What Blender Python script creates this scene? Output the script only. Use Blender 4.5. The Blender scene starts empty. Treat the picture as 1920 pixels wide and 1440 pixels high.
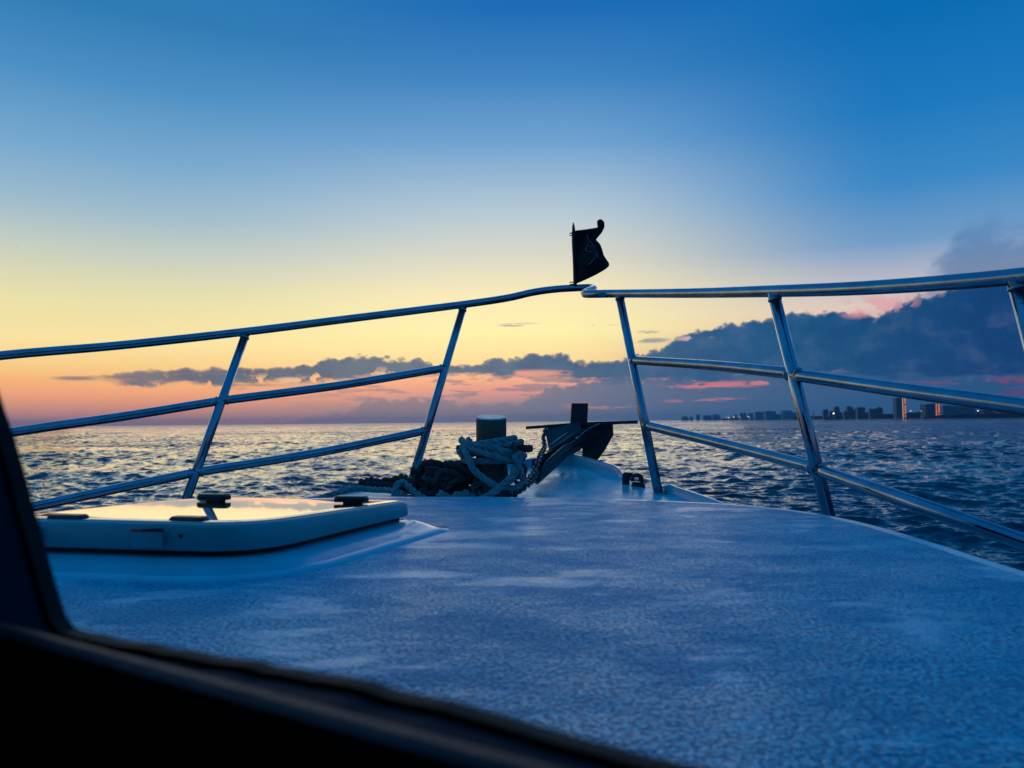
import bpy, bmesh, math, random
import numpy as np
from mathutils import Vector, Matrix
random.seed(7)
rng = np.random.default_rng(11)
R = math.radians
S = bpy.context.scene
C = S.collection

# ------------------------------------------------------------------ camera
FPX = 1420.0                       # focal length in pixels of a 1920 wide picture
CH = 0.35                          # eye above the cabin top (z = 0)
PITCH = math.atan(71 / FPX); ROLL = 0.0099
_f = Vector((0, math.cos(PITCH), math.sin(PITCH)))
_r0 = Vector((1, 0, 0)); _u0 = _r0.cross(_f)
_r = _r0 * math.cos(ROLL) - _u0 * math.sin(ROLL)
_u = _r0 * math.sin(ROLL) + _u0 * math.cos(ROLL)
cd = bpy.data.cameras.new('camera'); cam = bpy.data.objects.new('camera', cd); C.objects.link(cam)
m3 = Matrix((_r, _u, -_f)).transposed()
cam.matrix_world = Matrix.Translation((0, 0, CH)) @ m3.to_4x4()
cd.sensor_width = 36; cd.lens = 36 * FPX / 1920
cd.clip_start = 0.02; cd.clip_end = 60000
cd.dof.use_dof = True; cd.dof.focus_distance = 4.5; cd.dof.aperture_fstop = 5.0
S.camera = cam

# ------------------------------------------------------------------ world
def srgb(r, g, b, k=1.0):
    f = lambda c: ((c / 255 + 0.055) / 1.055) ** 2.4 if c > 10.3 else c / 255 / 12.92
    return (f(r) * k, f(g) * k, f(b) * k, 1.0)

class NB:
    """tiny expression builder for shader node trees"""
    def __init__(s, nt): s.nt = nt
    def n(s, t, **kw):
        o = s.nt.nodes.new(t)
        for k, v in kw.items(): setattr(o, k, v)
        return o
    def link(s, v, sock):
        if isinstance(v, bpy.types.NodeSocket): s.nt.links.new(v, sock)
        elif v is not None: sock.default_value = v
    def m(s, op, a, b=None, c=None, clamp=False):
        o = s.n('ShaderNodeMath', operation=op, use_clamp=clamp)
        for i, v in enumerate((a, b, c)):
            if v is not None: s.link(v, o.inputs[i])
        return o.outputs[0]
    def add(s, a, b): return s.m('ADD', a, b)
    def sub(s, a, b): return s.m('SUBTRACT', a, b)
    def mul(s, a, b): return s.m('MULTIPLY', a, b)
    def sstep(s, x, a, b, lo=0.0, hi=1.0):
        o = s.n('ShaderNodeMapRange', interpolation_type='SMOOTHSTEP')
        s.link(x, o.inputs[0]); s.link(a, o.inputs[1]); s.link(b, o.inputs[2]); s.link(lo, o.inputs[3]); s.link(hi, o.inputs[4])
        return o.outputs[0]
    def lin(s, x, a, b, lo=0.0, hi=1.0):
        o = s.n('ShaderNodeMapRange'); s.link(x, o.inputs[0])
        for i, v in enumerate((a, b, lo, hi)): s.link(v, o.inputs[i + 1])
        return o.outputs[0]
    def ramp(s, x, pts, interp='LINEAR'):
        o = s.n('ShaderNodeValToRGB'); cr = o.color_ramp; cr.interpolation = interp
        while len(cr.elements) > 1: cr.elements.remove(cr.elements[-1])
        cr.elements[0].position = pts[0][0]; cr.elements[0].color = pts[0][1]
        for p, c in pts[1:]:
            e = cr.elements.new(p); e.color = c
        s.link(x, o.inputs[0]); return o.outputs[0]
    def curve(s, x, pts):
        o = s.n('ShaderNodeFloatCurve'); cv = o.mapping.curves[0]
        while len(cv.points) > 2: cv.points.remove(cv.points[0])
        cv.points[0].location = pts[0]; cv.points[1].location = pts[-1]
        for p in pts[1:-1]: cv.points.new(*p)
        for p in cv.points: p.handle_type = 'AUTO_CLAMPED'
        o.mapping.use_clip = False
        o.mapping.update(); s.link(x, o.inputs[1]); return o.outputs[0]
    def mix(s, f, a, b, mode='MIX'):
        o = s.n('ShaderNodeMix', data_type='RGBA', blend_type=mode)
        s.link(f, o.inputs[0]); s.link(a, o.inputs[6]); s.link(b, o.inputs[7]); return o.outputs[2]
    def xyz(s, x, y, z=0.0):
        o = s.n('ShaderNodeCombineXYZ'); s.link(x, o.inputs[0]); s.link(y, o.inputs[1]); s.link(z, o.inputs[2]); return o.outputs[0]
    def noise(s, vec, scale, detail=4, rough=0.55, dist=0.0, out=0, dims='3D'):
        o = s.n('ShaderNodeTexNoise', noise_dimensions=dims); s.link(vec, o.inputs['Vector'])
        o.inputs['Scale'].default_value = scale; o.inputs['Detail'].default_value = detail
        o.inputs['Roughness'].default_value = rough; o.inputs['Distortion'].default_value = dist
        return o.outputs[out]

W = bpy.data.worlds.new('World'); S.world = W; W.use_nodes = True
nt = W.node_tree; nt.nodes.clear(); b = NB(nt)
tc = b.n('ShaderNodeTexCoord'); sp = b.n('ShaderNodeSeparateXYZ'); nt.links.new(tc.outputs['Generated'], sp.inputs[0])
X, Y, Z = sp.outputs
az = b.m('ARCTAN2', X, Y)
hl = b.m('SQRT', b.add(b.mul(X, X), b.mul(Y, Y)))
t = b.m('DIVIDE', Z, b.m('MAXIMUM', hl, 0.02))           # tangent of the elevation
TR = 0.8
tn = b.m('MAXIMUM', b.m('DIVIDE', t, TR), 0.0)
def rp(lst): return [(y / TR, srgb(*c)) for y, c in lst]
left = rp([(0, (160, 126, 132)), (.018, (212, 144, 128)), (.036, (250, 168, 122)), (.053, (255, 188, 122)), (.07, (255, 210, 138)), (.098, (255, 230, 162)), (.145, (236, 226, 170)),
           (.175, (219, 217, 182)), (.208, (196, 206, 195)), (.257, (156, 187, 205)), (.32, (118, 168, 206)), (.41, (72, 142, 196)), (.50, (42, 122, 180)), (.8, (22, 118, 186))])
mid = rp([(0, (118, 122, 146)), (.02, (140, 128, 146)), (.042, (226, 150, 138)), (.06, (254, 178, 136)), (.08, (255, 222, 152)), (.12, (255, 241, 172)), (.165, (250, 234, 182)),
          (.22, (216, 215, 198)), (.28, (178, 199, 213)), (.37, (110, 162, 209)), (.46, (58, 131, 194)), (.56, (18, 106, 182)), (.8, (8, 114, 188))])
right = rp([(0, (36, 96, 140)), (.03, (50, 92, 142)), (.065, (58, 92, 142)), (.085, (84, 104, 150)), (.115, (222, 184, 170)), (.135, (222, 200, 190)), (.165, (184, 186, 200)), (.21, (112, 156, 200)),
            (.28, (56, 136, 198)), (.37, (24, 120, 190)), (.49, (0, 106, 178)), (.8, (2, 108, 184))])
back = rp([(0, (40, 68, 104)), (.06, (52, 86, 126)), (.15, (66, 108, 156)), (.3, (44, 116, 174)), (.8, (10, 112, 182))])
colL, colM, colR, colB = (b.ramp(tn, q, 'B_SPLINE' if 0 else 'LINEAR') for q in (left, mid, right, back))
sky = b.mix(b.sstep(az, R(-27), R(2)), colL, colM)
sky = b.mix(b.sstep(az, R(3), R(28)), sky, colR)
sky = b.mix(b.sstep(az, R(50), R(110)), sky, colB)
sky = b.mix(b.sstep(az, R(-60), R(-120)), sky, colB)
# clouds ----------------------------------------------------------------
AZ0 = R(45)
def azn(px): return (math.atan((px - 960) / FPX) + AZ0) / (2 * AZ0)
def tt(px, py):
    a = math.atan((px - 960) / FPX)
    return (791 - (px - 960) * .0099 - py) * math.cos(a) / FPX
u = b.lin(az, -AZ0, AZ0)
TS = 0.3
top_px = [(20, 735), (110, 708), (180, 702), (230, 697), (300, 690), (430, 688), (500, 687), (560, 681), (620, 671), (665, 665), (745, 667), (800, 672), (845, 686), (890, 679), (955, 668),
          (1020, 656), (1050, 662), (1085, 672), (1120, 674), (1170, 666), (1215, 655), (1260, 640), (1300, 616), (1345, 608), (1400, 600), (1450, 590), (1510, 580), (1570, 578), (1625, 588),
          (1665, 582), (1700, 560), (1760, 545), (1850, 520), (1920, 505), (2200, 480)]
bot_px = [(20, 738), (110, 715), (180, 714), (230, 716), (300, 722), (430, 722), (500, 719), (600, 712), (700, 706), (840, 703), (900, 708), (1000, 708), (1060, 714), (1180, 717), (1300, 718),
          (1400, 714), (1500, 706), (1700, 708), (1920, 712), (2200, 720)]
vec = b.xyz(b.mul(az, 1.0), b.mul(t, 1.25), 0.0)
n1 = b.noise(vec, 34, 6, .6, 0, 0, '2D')
n2 = b.noise(vec, 30, 4, .6, 0, 0, '2D')
vo = b.n('ShaderNodeTexVoronoi', feature='F1', voronoi_dimensions='2D'); nt.links.new(vec, vo.inputs['Vector']); vo.inputs['Scale'].default_value = 62
if 'Detail' in vo.inputs: vo.inputs['Detail'].default_value = 1.6
ct = b.mul(b.curve(u, [(azn(x), tt(x, y) / TS) for x, y in top_px]), TS)
cb = b.mul(b.curve(u, [(azn(x), tt(x, y) / TS) for x, y in bot_px]), TS)
kl = b.sstep(az, R(-30), R(-8), .45, 1.0)
ctn = b.add(ct, b.mul(b.mul(b.sub(n1, .5), .020), kl))
ctn = b.add(ctn, b.mul(b.mul(b.sub(.42, vo.outputs['Distance']), .0062), kl))
vs = b.xyz(b.add(b.mul(az, .35), 4.0), b.mul(t, 3.0), 0.0)
ns = b.noise(vs, 34, 5, .65, 0, 0, '2D')
nb = b.noise(b.xyz(b.add(b.mul(az, .6), 9.0), b.mul(t, 2.0), 0.0), 30, 5, .6, 0, 0, '2D')
cbn = b.add(cb, b.mul(b.mul(b.sub(nb, .5), .035), b.sstep(az, R(-30), R(-10), .5, 1.0)))
depth_in = b.sub(ctn, t)
mtop = b.sstep(depth_in, -.0008, .0026)
mbot = b.sstep(b.sub(t, cbn), -.003, .006)
presence = b.mul(b.sstep(az, R(-32.5), R(-27)), b.sstep(az, R(150), R(90)))
bank = b.mul(b.mul(mtop, mbot), presence)
# broken ragged holes in the left half of the bank
hole = b.mul(b.sstep(n2, .60, .66), b.sstep(az, R(-4), R(-14)))
hole = b.mul(hole, b.sstep(b.sub(t, cb), .016, .004))
bank = b.mul(bank, b.sub(1.0, hole))
bank = b.mul(bank, b.sstep(az, R(-34), R(-20), .82, 1.0))
colc = b.ramp(u, [(azn(100), srgb(120, 112, 122)), (azn(400), srgb(88, 102, 122)), (azn(700), srgb(70, 100, 126)), (azn(950), srgb(58, 97, 132)), (azn(1200), srgb(42, 92, 134)),
                  (azn(1400), srgb(10, 84, 132)), (azn(1600), srgb(0, 76, 126)), (azn(1850), srgb(0, 62, 118)), (1.0, srgb(4, 56, 108))])
nz = b.noise(vec, 26, 5, .6, 0, 0, '2D')
colc = b.mix(b.mul(b.sstep(nz, .46, .75), .13), colc, srgb(120, 134, 160))
colc = b.mix(b.mul(b.sstep(nz, .52, .28), .26), colc, srgb(0, 52, 96))
rim = b.mul(b.sstep(depth_in, .006, .0), .28)
colc = b.mix(rim, colc, sky)
# lower hazy cumulus in the centre
low_px = [(300, 805), (420, 800), (520, 792), (600, 772), (665, 760), (690, 742), (720, 741), (745, 746), (775, 738), (800, 745), (830, 738), (880, 752), (960, 750), (1000, 736), (1060, 716), (1160, 706), (1300, 698), (1900, 698), (2200, 698)]
cl = b.mul(b.curve(u, [(azn(x), tt(x, y) / TS) for x, y in low_px]), TS)
cl = b.add(cl, b.add(b.mul(b.sub(n1, .5), .018), b.mul(b.sub(.42, vo.outputs['Distance']), .008)))
mlow = b.mul(b.sstep(b.sub(cl, t), -.001, .006), b.sstep(az, R(-24), R(-10)))
coll = b.ramp(u, [(azn(400), srgb(128, 116, 130)), (azn(760), srgb(122, 114, 132)), (azn(1000), srgb(108, 116, 140)), (azn(1250), srgb(72, 104, 140)), (azn(1600), srgb(36, 88, 132)), (1.0, srgb(26, 72, 120))])
sky = b.mix(b.mul(mlow, b.sstep(az, R(-4), R(6), .78, .96)), sky, coll)
# thin streaks between the banks
band = b.mul(b.sstep(t, .012, .03), b.sstep(t, .075, .055))
stk = b.mul(b.sstep(ns, .52, .60), b.mul(band, b.sstep(az, R(-20), R(-8))))
sky = b.mix(b.mul(stk, .65), sky, b.ramp(u, [(azn(700), srgb(132, 120, 138)), (azn(1100), srgb(98, 112, 140)), (azn(1500), srgb(56, 92, 136))]))
sky = b.mix(bank, sky, colc)
# veil of high cloud at the upper right
vn = b.noise(b.xyz(b.add(b.mul(az, .9), 2.6), b.mul(b.sub(t, b.mul(az, .25)), 1.5), 0.0), 16, 6, .58, 0, 0, '2D')
veil_t = b.mul(b.curve(u, [(azn(1500), .10 / TS), (azn(1640), .14 / TS), (azn(1740), .170 / TS), (azn(1800), .205 / TS), (azn(1920), .225 / TS), (azn(2400), .24 / TS)]), TS)
veil = b.mul(b.sstep(b.add(b.sub(veil_t, t), b.mul(b.sub(vn, .5), .13)), -.010, .04), b.sstep(az, R(24), R(31)))
veil = b.mul(b.mul(veil, b.sub(1.0, bank)), b.sstep(t, .075, .11))
sky = b.mix(b.mul(veil, .78), sky, b.ramp(tn, [(.10 / TR, srgb(120, 110, 150)), (.16 / TR, srgb(92, 118, 160)), (.20 / TR, srgb(84, 128, 178)), (.26 / TR, srgb(104, 140, 186))]))
# pink lit patches and streaks
def blob(px, py, w, h, col, k, nn, lo=.45, hi=.6):
    global sky
    dx = b.m('DIVIDE', b.sub(az, math.atan((px - 960) / FPX)), w / FPX)
    dy = b.m('DIVIDE', b.sub(t, tt(px, py)), h / FPX)
    d = b.m('SQRT', b.add(b.mul(dx, dx), b.mul(dy, dy)))
    mk = b.mul(b.mul(b.sstep(d, 1.35, .35), b.sstep(b.add(nn, b.mul(b.sub(1.0, d), .10)), .49, .56)), k)
    sky = b.mix(mk, sky, srgb(*col))
blob(1655, 568, 62, 17, (222, 164, 172), .8, n1)
blob(1612, 588, 26, 8, (224, 152, 160), .6, n1)
blob(1330, 722, 105, 7, (206, 120, 132), .95, ns)
blob(1420, 718, 36, 5, (206, 124, 130), .9, n1)
blob(1345, 750, 55, 4.5, (190, 118, 138), .8, ns)
blob(1265, 752, 22, 3.5, (176, 112, 136), .7, ns)
blob(1130, 760, 80, 8, (196, 128, 132), .8, ns)
blob(1185, 742, 13, 4, (206, 126, 132), .8, n1)
blob(1000, 700, 75, 7, (236, 156, 136), .85, ns)
blob(1740, 716, 130, 7, (92, 78, 128), .8, ns)
blob(1900, 712, 110, 7, (116, 66, 112), .85, n1)
blob(1930, 738, 140, 11, (88, 66, 114), .8, ns)
blob(1690, 692, 20, 4, (80, 88, 142), .6, n1)
blob(1300, 634, 32, 5, (222, 186, 178), .8, n1)
blob(700, 712, 34, 6, (240, 176, 140), .8, n1)
blob(545, 713, 30, 6, (248, 196, 150), .85, n1)
blob(958, 610, 26, 2.4, (138, 138, 150), .75, ns)
blob(975, 606, 46, 1.4, (168, 160, 158), .5, n1)
blob(1130, 609, 30, 2.2, (186, 172, 160), .6, n1)
blob(1215, 622, 24, 4, (150, 140, 158), .6, n1)
blob(1225, 638, 34, 5, (110, 120, 150), .7, n1)
blob(380, 700, 80, 3.0, (112, 112, 126), .6, ns)
blob(470, 722, 60, 3.0, (150, 124, 130), .55, ns)
blob(600, 730, 90, 3.0, (170, 128, 132), .5, ns)
blob(270, 720, 42, 7, (112, 110, 126), .85, n1)
blob(140, 709, 34, 4, (136, 118, 124), .8, ns)
sdx = b.sub(az, math.atan((35 - 960) / FPX)); sdy = b.sub(t, tt(35, 458))
sky = b.mix(b.mul(b.sstep(b.m('SQRT', b.add(b.mul(sdx, sdx), b.mul(sdy, sdy))), .0011, .0004), .8), sky, srgb(250, 244, 236))      # evening star
# dust band right at the horizon, ground side dark
sky = b.mix(b.sstep(t, 0.0, -.05), sky, srgb(28, 52, 78))
bg = b.n('ShaderNodeBackground'); b.link(sky, bg.inputs[0]); bg.inputs[1].default_value = 1.0
nis = b.n('ShaderNodeTexSky'); nis.sky_type = 'NISHITA'; nis.sun_disc = False
nis.sun_elevation = R(9); nis.sun_rotation = R(-7); nis.dust_density = 2.0
bg2 = b.n('ShaderNodeBackground'); nt.links.new(nis.outputs[0], bg2.inputs[0]); bg2.inputs[1].default_value = 0.0012
ad = b.n('ShaderNodeAddShader'); nt.links.new(bg.outputs[0], ad.inputs[0]); nt.links.new(bg2.outputs[0], ad.inputs[1])
wo = b.n('ShaderNodeOutputWorld'); nt.links.new(ad.outputs[0], wo.inputs[0])

sd = bpy.data.lights.new('sun', 'SUN'); sun = bpy.data.objects.new('sun', sd); C.objects.link(sun)
sd.energy = 0.20; sd.angle = R(48); sd.color = (1.0, 0.84, 0.62)
sdir = Vector((math.sin(R(-7)) * math.cos(R(9)), math.cos(R(-7)) * math.cos(R(9)), math.sin(R(9))))
sun.rotation_euler = sdir.to_track_quat('Z', 'Y').to_euler()
S.view_settings.view_transform = 'Standard'; S.view_settings.look = 'None'
S.view_settings.exposure = 0; S.view_settings.gamma = 1; S.view_settings.use_curve_mapping = False
S.render.engine = 'CYCLES'
S.cycles.max_bounces = 6; S.cycles.glossy_bounces = 4; S.cycles.transparent_max_bounces = 12
S.cycles.caustics_reflective = False; S.cycles.caustics_refractive = False

# ------------------------------------------------------------------ helpers
def PD(px, py, d):
    """point seen at pixel (px, py) of the photograph at distance d ahead"""
    v = _f + _r * ((px - 960) / FPX) + _u * ((720 - py) / FPX)
    return Vector((0, 0, CH)) + v * (d / v.y)
def PZ(px, py, z):
    v = _f + _r * ((px - 960) / FPX) + _u * ((720 - py) / FPX)
    return Vector((0, 0, CH)) + v * ((z - CH) / v.z)

MATS = {}
def mat(name, col, rough=.5, metal=0.0, bump=None, var=0.0, vscale=6, coat=0.0, emit=None, rvar=0.0, spec=.5):
    m = bpy.data.materials.new(name); m.use_nodes = True; MATS[name] = m
    q = NB(m.node_tree); p = m.node_tree.nodes['Principled BSDF']
    p.inputs['Roughness'].default_value = rough; p.inputs['Metallic'].default_value = metal
    p.inputs['Coat Weight'].default_value = coat; p.inputs['Specular IOR Level'].default_value = spec
    col = (*col[:3], 1); tcn = q.n('ShaderNodeTexCoord').outputs['Object']
    if var:
        n = q.noise(tcn, vscale, 5, .6)
        d = tuple(c * (1 - var) for c in col[:3]) + (1,)
        q.link(q.mix(q.sstep(n, .35, .65), col, d), p.inputs['Base Color'])
    else: p.inputs['Base Color'].default_value = col
    if rvar:
        n = q.noise(tcn, vscale * 1.7, 4, .6)
        q.link(q.lin(n, .3, .7, max(0.02, rough - rvar), min(1, rough + rvar)), p.inputs['Roughness'])
    if bump:
        sc, dist = bump
        bn = q.n('ShaderNodeBump'); bn.inputs['Distance'].default_value = dist; bn.inputs['Strength'].default_value = 1
        q.link(q.noise(tcn, sc, 4, .6), bn.inputs['Height']); q.link(bn.outputs[0], p.inputs['Normal'])
    if emit:
        p.inputs['Emission Color'].default_value = (*emit[:3], 1); p.inputs['Emission Strength'].default_value = emit[3]
    return m

def props(o, label=None, cat=None, group=None, kind=None):
    if label: o['label'] = label
    if cat: o['category'] = cat
    if group: o['group'] = group
    if kind: o['kind'] = kind
    return o
def empty(name, loc, **kw):
    o = bpy.data.objects.new(name, None); C.objects.link(o); o.location = loc; o.empty_display_size = .1
    return props(o, **kw)
def link(name, me, material, parent=None, smooth=False, **kw):
    o = bpy.data.objects.new(name, me); C.objects.link(o)
    if material and not me.materials: me.materials.append(material)
    if parent:
        o.parent = parent
        off = Vector(parent.location); q = parent.parent
        while q: off += Vector(q.location); q = q.parent
        if kw.pop('world', True): me.transform(Matrix.Translation(-off))
    kw.pop('world', None)
    if smooth:
        me.polygons.foreach_set('use_smooth', [True] * len(me.polygons))
    me.update()
    return props(o, **kw)
def mesh(name, verts, faces):
    me = bpy.data.meshes.new(name); me.from_pydata([tuple(v) for v in verts], [], faces); me.validate(); me.update(); return me
def part(name, vf, m, parent=None, smooth=False, bevel=0, **kw):
    me = mesh(name, *vf)
    o = link(name, me, m, parent, smooth, **kw)
    if bevel:
        md = o.modifiers.new('bevel', 'BEVEL'); md.width = bevel; md.segments = 2; md.limit_method = 'ANGLE'; md.angle_limit = R(40)
    return o
def join(*vfs):
    V, F = [], []
    for v, f in vfs:
        k = len(V); V += [tuple(x) for x in v]; F += [tuple(i + k for i in g) for g in f]
    return V, F
def catmull(pts, step):
    pts = [Vector(p) for p in pts]; P = [pts[0] * 2 - pts[1]] + pts + [pts[-1] * 2 - pts[-2]]; out = []
    for i in range(1, len(P) - 2):
        a, q, c, d = P[i - 1], P[i], P[i + 1], P[i + 2]
        n = max(1, int((c - q).length / step))
        for k in range(n):
            s = k / n
            out.append(0.5 * ((2 * q) + (c - a) * s + (2 * a - 5 * q + 4 * c - d) * s * s + (3 * q - a - 3 * c + d) * s ** 3))
    out.append(pts[-1]); return out
def frames(path):
    T = [(path[min(i + 1, len(path) - 1)] - path[max(i - 1, 0)]).normalized() for i in range(len(path))]
    up = Vector((0, 0, 1)) if abs(T[0].z) < .9 else Vector((1, 0, 0))
    nrm = (up - T[0] * up.dot(T[0])).normalized(); out = []
    for tv in T:
        nrm = (nrm - tv * nrm.dot(tv)).normalized(); out.append((tv, nrm, tv.cross(nrm)))
    return out
def tube(path, r, n=16, closed_ends=True, rads=None):
    path = [Vector(p) for p in path]; fr = frames(path); V, F = [], []
    for i, (p, (tv, a, c)) in enumerate(zip(path, fr)):
        rr = rads[i] if rads else r
        for k in range(n):
            th = 2 * math.pi * k / n; V.append(p + a * (math.cos(th) * rr) + c * (math.sin(th) * rr))
    for i in range(len(path) - 1):
        for k in range(n):
            F.append((i * n + k, i * n + (k + 1) % n, (i + 1) * n + (k + 1) % n, (i + 1) * n + k))
    if closed_ends:
        F.append(tuple(range(n))[::-1]); F.append(tuple((len(path) - 1) * n + k for k in range(n)))
    return V, F
def rope(pts, r, step=.012, sides=6, pitch=7.0):
    path = catmull(pts, step); fr = frames(path); V, F = [], []; s = 0; L = [0]
    for i in range(1, len(path)): s += (path[i] - path[i - 1]).length; L.append(s)
    for st in range(3):
        ctr = [p + a * (math.cos(w) * r * .52) + c * (math.sin(w) * r * .52) for p, (tv, a, c), l in zip(path, fr, L) for w in [2 * math.pi * (l / (pitch * r) + st / 3)]]
        V, F = join((V, F), tube(ctr, r * .56, sides))
    return V, F
def box(x0, x1, y0, y1, z0, z1):
    V = [(x, y, z) for x in (x0, x1) for y in (y0, y1) for z in (z0, z1)]
    return V, [(0, 1, 3, 2), (4, 6, 7, 5), (0, 4, 5, 1), (2, 3, 7, 6), (0, 2, 6, 4), (1, 5, 7, 3)]
def slab(poly, th):
    """closed plate: polygon of 3-D points, thickened by vector th"""
    n = len(poly); V = [Vector(p) for p in poly] + [Vector(p) + Vector(th) for p in poly]
    F = [tuple(range(n)), tuple(range(2 * n - 1, n - 1, -1))] + [(i, i + n, (i + 1) % n + n, (i + 1) % n) for i in range(n)]
    return V, F
def offset(poly, d):
    """offset a closed 2-D counter-clockwise polygon outward by d"""
    n = len(poly); out = []
    for i in range(n):
        a, q, c = (Vector(poly[j % n][:2]) for j in (i - 1, i, i + 1))
        e1 = (q - a).normalized(); e2 = (c - q).normalized()
        n1 = Vector((e1.y, -e1.x)); n2 = Vector((e2.y, -e2.x)); nn = (n1 + n2).normalized()
        out.append(q + nn * (d / max(.5, nn.dot(n1))))
    return out
def loft(loops, cap_top=True, cap_bot=False):
    n = len(loops[0]); V = [v for l in loops for v in l]; F = []
    for i in range(len(loops) - 1):
        for k in range(n): F.append((i * n + k, i * n + (k + 1) % n, (i + 1) * n + (k + 1) % n, (i + 1) * n + k))
    if cap_top: F.append(tuple((len(loops) - 1) * n + k for k in range(n)))
    if cap_bot: F.append(tuple(range(n))[::-1])
    return V, F
def rrect(cor, rad, seg=8):
    """rounded polygon from counter-clockwise corners"""
    out = []; n = len(cor)
    for i in range(n):
        a, q, c = (Vector(cor[j % n][:2]) for j in (i - 1, i, i + 1)); rr = rad[i] if isinstance(rad, (list, tuple)) else rad
        p0 = q + (a - q).normalized() * rr; p1 = q + (c - q).normalized() * rr
        for k in range(seg + 1):
            s = k / seg; out.append(p0 * (1 - s) ** 2 + q * 2 * s * (1 - s) + p1 * s * s)
    return out
def at(l, z): return [(p[0], p[1], z) for p in l]

# ------------------------------------------------------------------ materials
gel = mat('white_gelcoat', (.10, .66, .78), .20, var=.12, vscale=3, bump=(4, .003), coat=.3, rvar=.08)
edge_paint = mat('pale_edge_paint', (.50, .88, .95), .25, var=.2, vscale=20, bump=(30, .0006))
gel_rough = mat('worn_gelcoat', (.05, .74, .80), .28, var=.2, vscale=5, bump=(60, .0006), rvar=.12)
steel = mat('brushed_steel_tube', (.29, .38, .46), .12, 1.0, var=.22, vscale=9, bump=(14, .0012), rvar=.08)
weld = mat('weld_bead', (.34, .35, .36), .38, 1.0, bump=(120, .001))
dark_iron = mat('galvanised_iron', (.022, .036, .044), .55, .1, var=.4, vscale=14, bump=(70, .001))
chain_m = mat('chain_iron', (.13, .13, .135), .38, .8, var=.4, vscale=40)
wood = mat('weathered_wood', (.15, .10, .075), .7, var=.45, vscale=9, bump=(60, .002))
wood_top = mat('highlit_end_grain', (.85, .74, .66), .3, var=.4, vscale=30, bump=(90, .002))  # sky highlight on the post top put into its pale colour
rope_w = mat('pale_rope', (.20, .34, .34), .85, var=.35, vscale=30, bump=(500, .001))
rope_g = mat('grey_green_rope', (.035, .065, .065), .85, var=.4, vscale=30, bump=(500, .001))
rope_k = mat('black_rope', (.018, .018, .02), .8, bump=(400, .001))
rope_r = mat('dull_red_rope', (.20, .045, .035), .85, var=.3, vscale=40)
black = mat('black_plastic', (.018, .019, .021), .38, bump=(90, .0004))
cloth_m = mat('black_cloth', (.010, .011, .013), .9, bump=(500, .0004))
mark_m = mat('grey_print', (.16, .22, .28), .8)
frame_m = mat('dark_window_frame', (.014, .022, .040), .8, spec=.2, bump=(40, .001))
rubber = mat('black_rubber', (.008, .008, .009), .55)
sealant = mat('yellowed_sealant', (.020, .018, .013), .8, var=.9, vscale=22, bump=(60, .002))
inner = mat('dark_cabin_lining', (.006, .008, .014), .8, spec=.2, var=.4, vscale=8)
lidm = mat('smoked_glossy_acrylic', (.16, .09, .05), .03, coat=1.0, var=.5, vscale=5, bump=(5, .0002), spec=.9)
lidm.node_tree.nodes['Principled BSDF'].inputs['IOR'].default_value = 1.85; lidm.node_tree.nodes['Principled BSDF'].inputs['Coat IOR'].default_value = 1.7
lids = mat('hatch_rim_paint', (.07, .40, .42), .42, var=.15, vscale=8)
red_hull = mat('white_hull_paint', (.6, .62, .63), .3, var=.15, vscale=2)

# non skid deck paint: coarse grit with smooth worn and damp patches
ns_m = bpy.data.materials.new('nonskid_deck_paint'); ns_m.use_nodes = True
q = NB(ns_m.node_tree); p = ns_m.node_tree.nodes['Principled BSDF']
co = q.n('ShaderNodeTexCoord').outputs['Object']
grit = q.noise(co, 122, 3, .62); fine = q.noise(co, 240, 2, .6)
mp = q.n('ShaderNodeMapping'); mp.inputs['Scale'].default_value = (1, 1.7, 1); mp.inputs['Rotation'].default_value = (0, 0, R(16)); q.link(co, mp.inputs[0])
patch = q.noise(mp.outputs[0], 2.6, 6, .62, .4); big = q.noise(co, 1.1, 3, .5)
puddle_sheen = q.sstep(patch, .53, .64)
fleck = q.sstep(grit, .50, .60)
base = q.mix(q.sstep(grit, .44, .56), (.002, .30, .44, 1), (.012, .80, .95, 1))  # glints on the grit and shade in its pits put into the colour
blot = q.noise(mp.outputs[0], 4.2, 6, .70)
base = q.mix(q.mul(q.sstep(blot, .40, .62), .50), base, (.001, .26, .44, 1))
base = q.mix(q.mul(puddle_sheen, .55), base, (.16, .86, .98, 1))  # pale sky sheen of the damp patches put into the colour
q.link(base, p.inputs['Base Color'])
p.inputs['Roughness'].default_value = .55; p.inputs['Specular IOR Level'].default_value = .05
h = q.add(q.mul(grit, 1.0), q.mul(fine, .25))
bn = q.n('ShaderNodeBump'); bn.inputs['Strength'].default_value = 1.0
q.link(q.lin(puddle_sheen, 0, 1, .0048, .0022), bn.inputs['Distance']); q.link(h, bn.inputs['Height'])
b2 = q.n('ShaderNodeBump'); b2.inputs['Distance'].default_value = .03; b2.inputs['Strength'].default_value = 1.0
q.link(q.noise(mp.outputs[0], 3.2, 5, .6), b2.inputs['Height']); q.link(b2.outputs[0], bn.inputs['Normal'])
q.link(bn.outputs[0], p.inputs['Normal']); q.link(bn.outputs[0], p.inputs['Coat Normal'])
cw = q.mul(q.lin(blot, .42, .58, 1.0, .25), q.add(.35, q.mul(fleck, .65)))
q.link(q.m('MAXIMUM', cw, q.mul(puddle_sheen, .8)), p.inputs['Coat Weight']); p.inputs['Coat Roughness'].default_value = .16; p.inputs['Coat IOR'].default_value = 1.8

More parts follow.
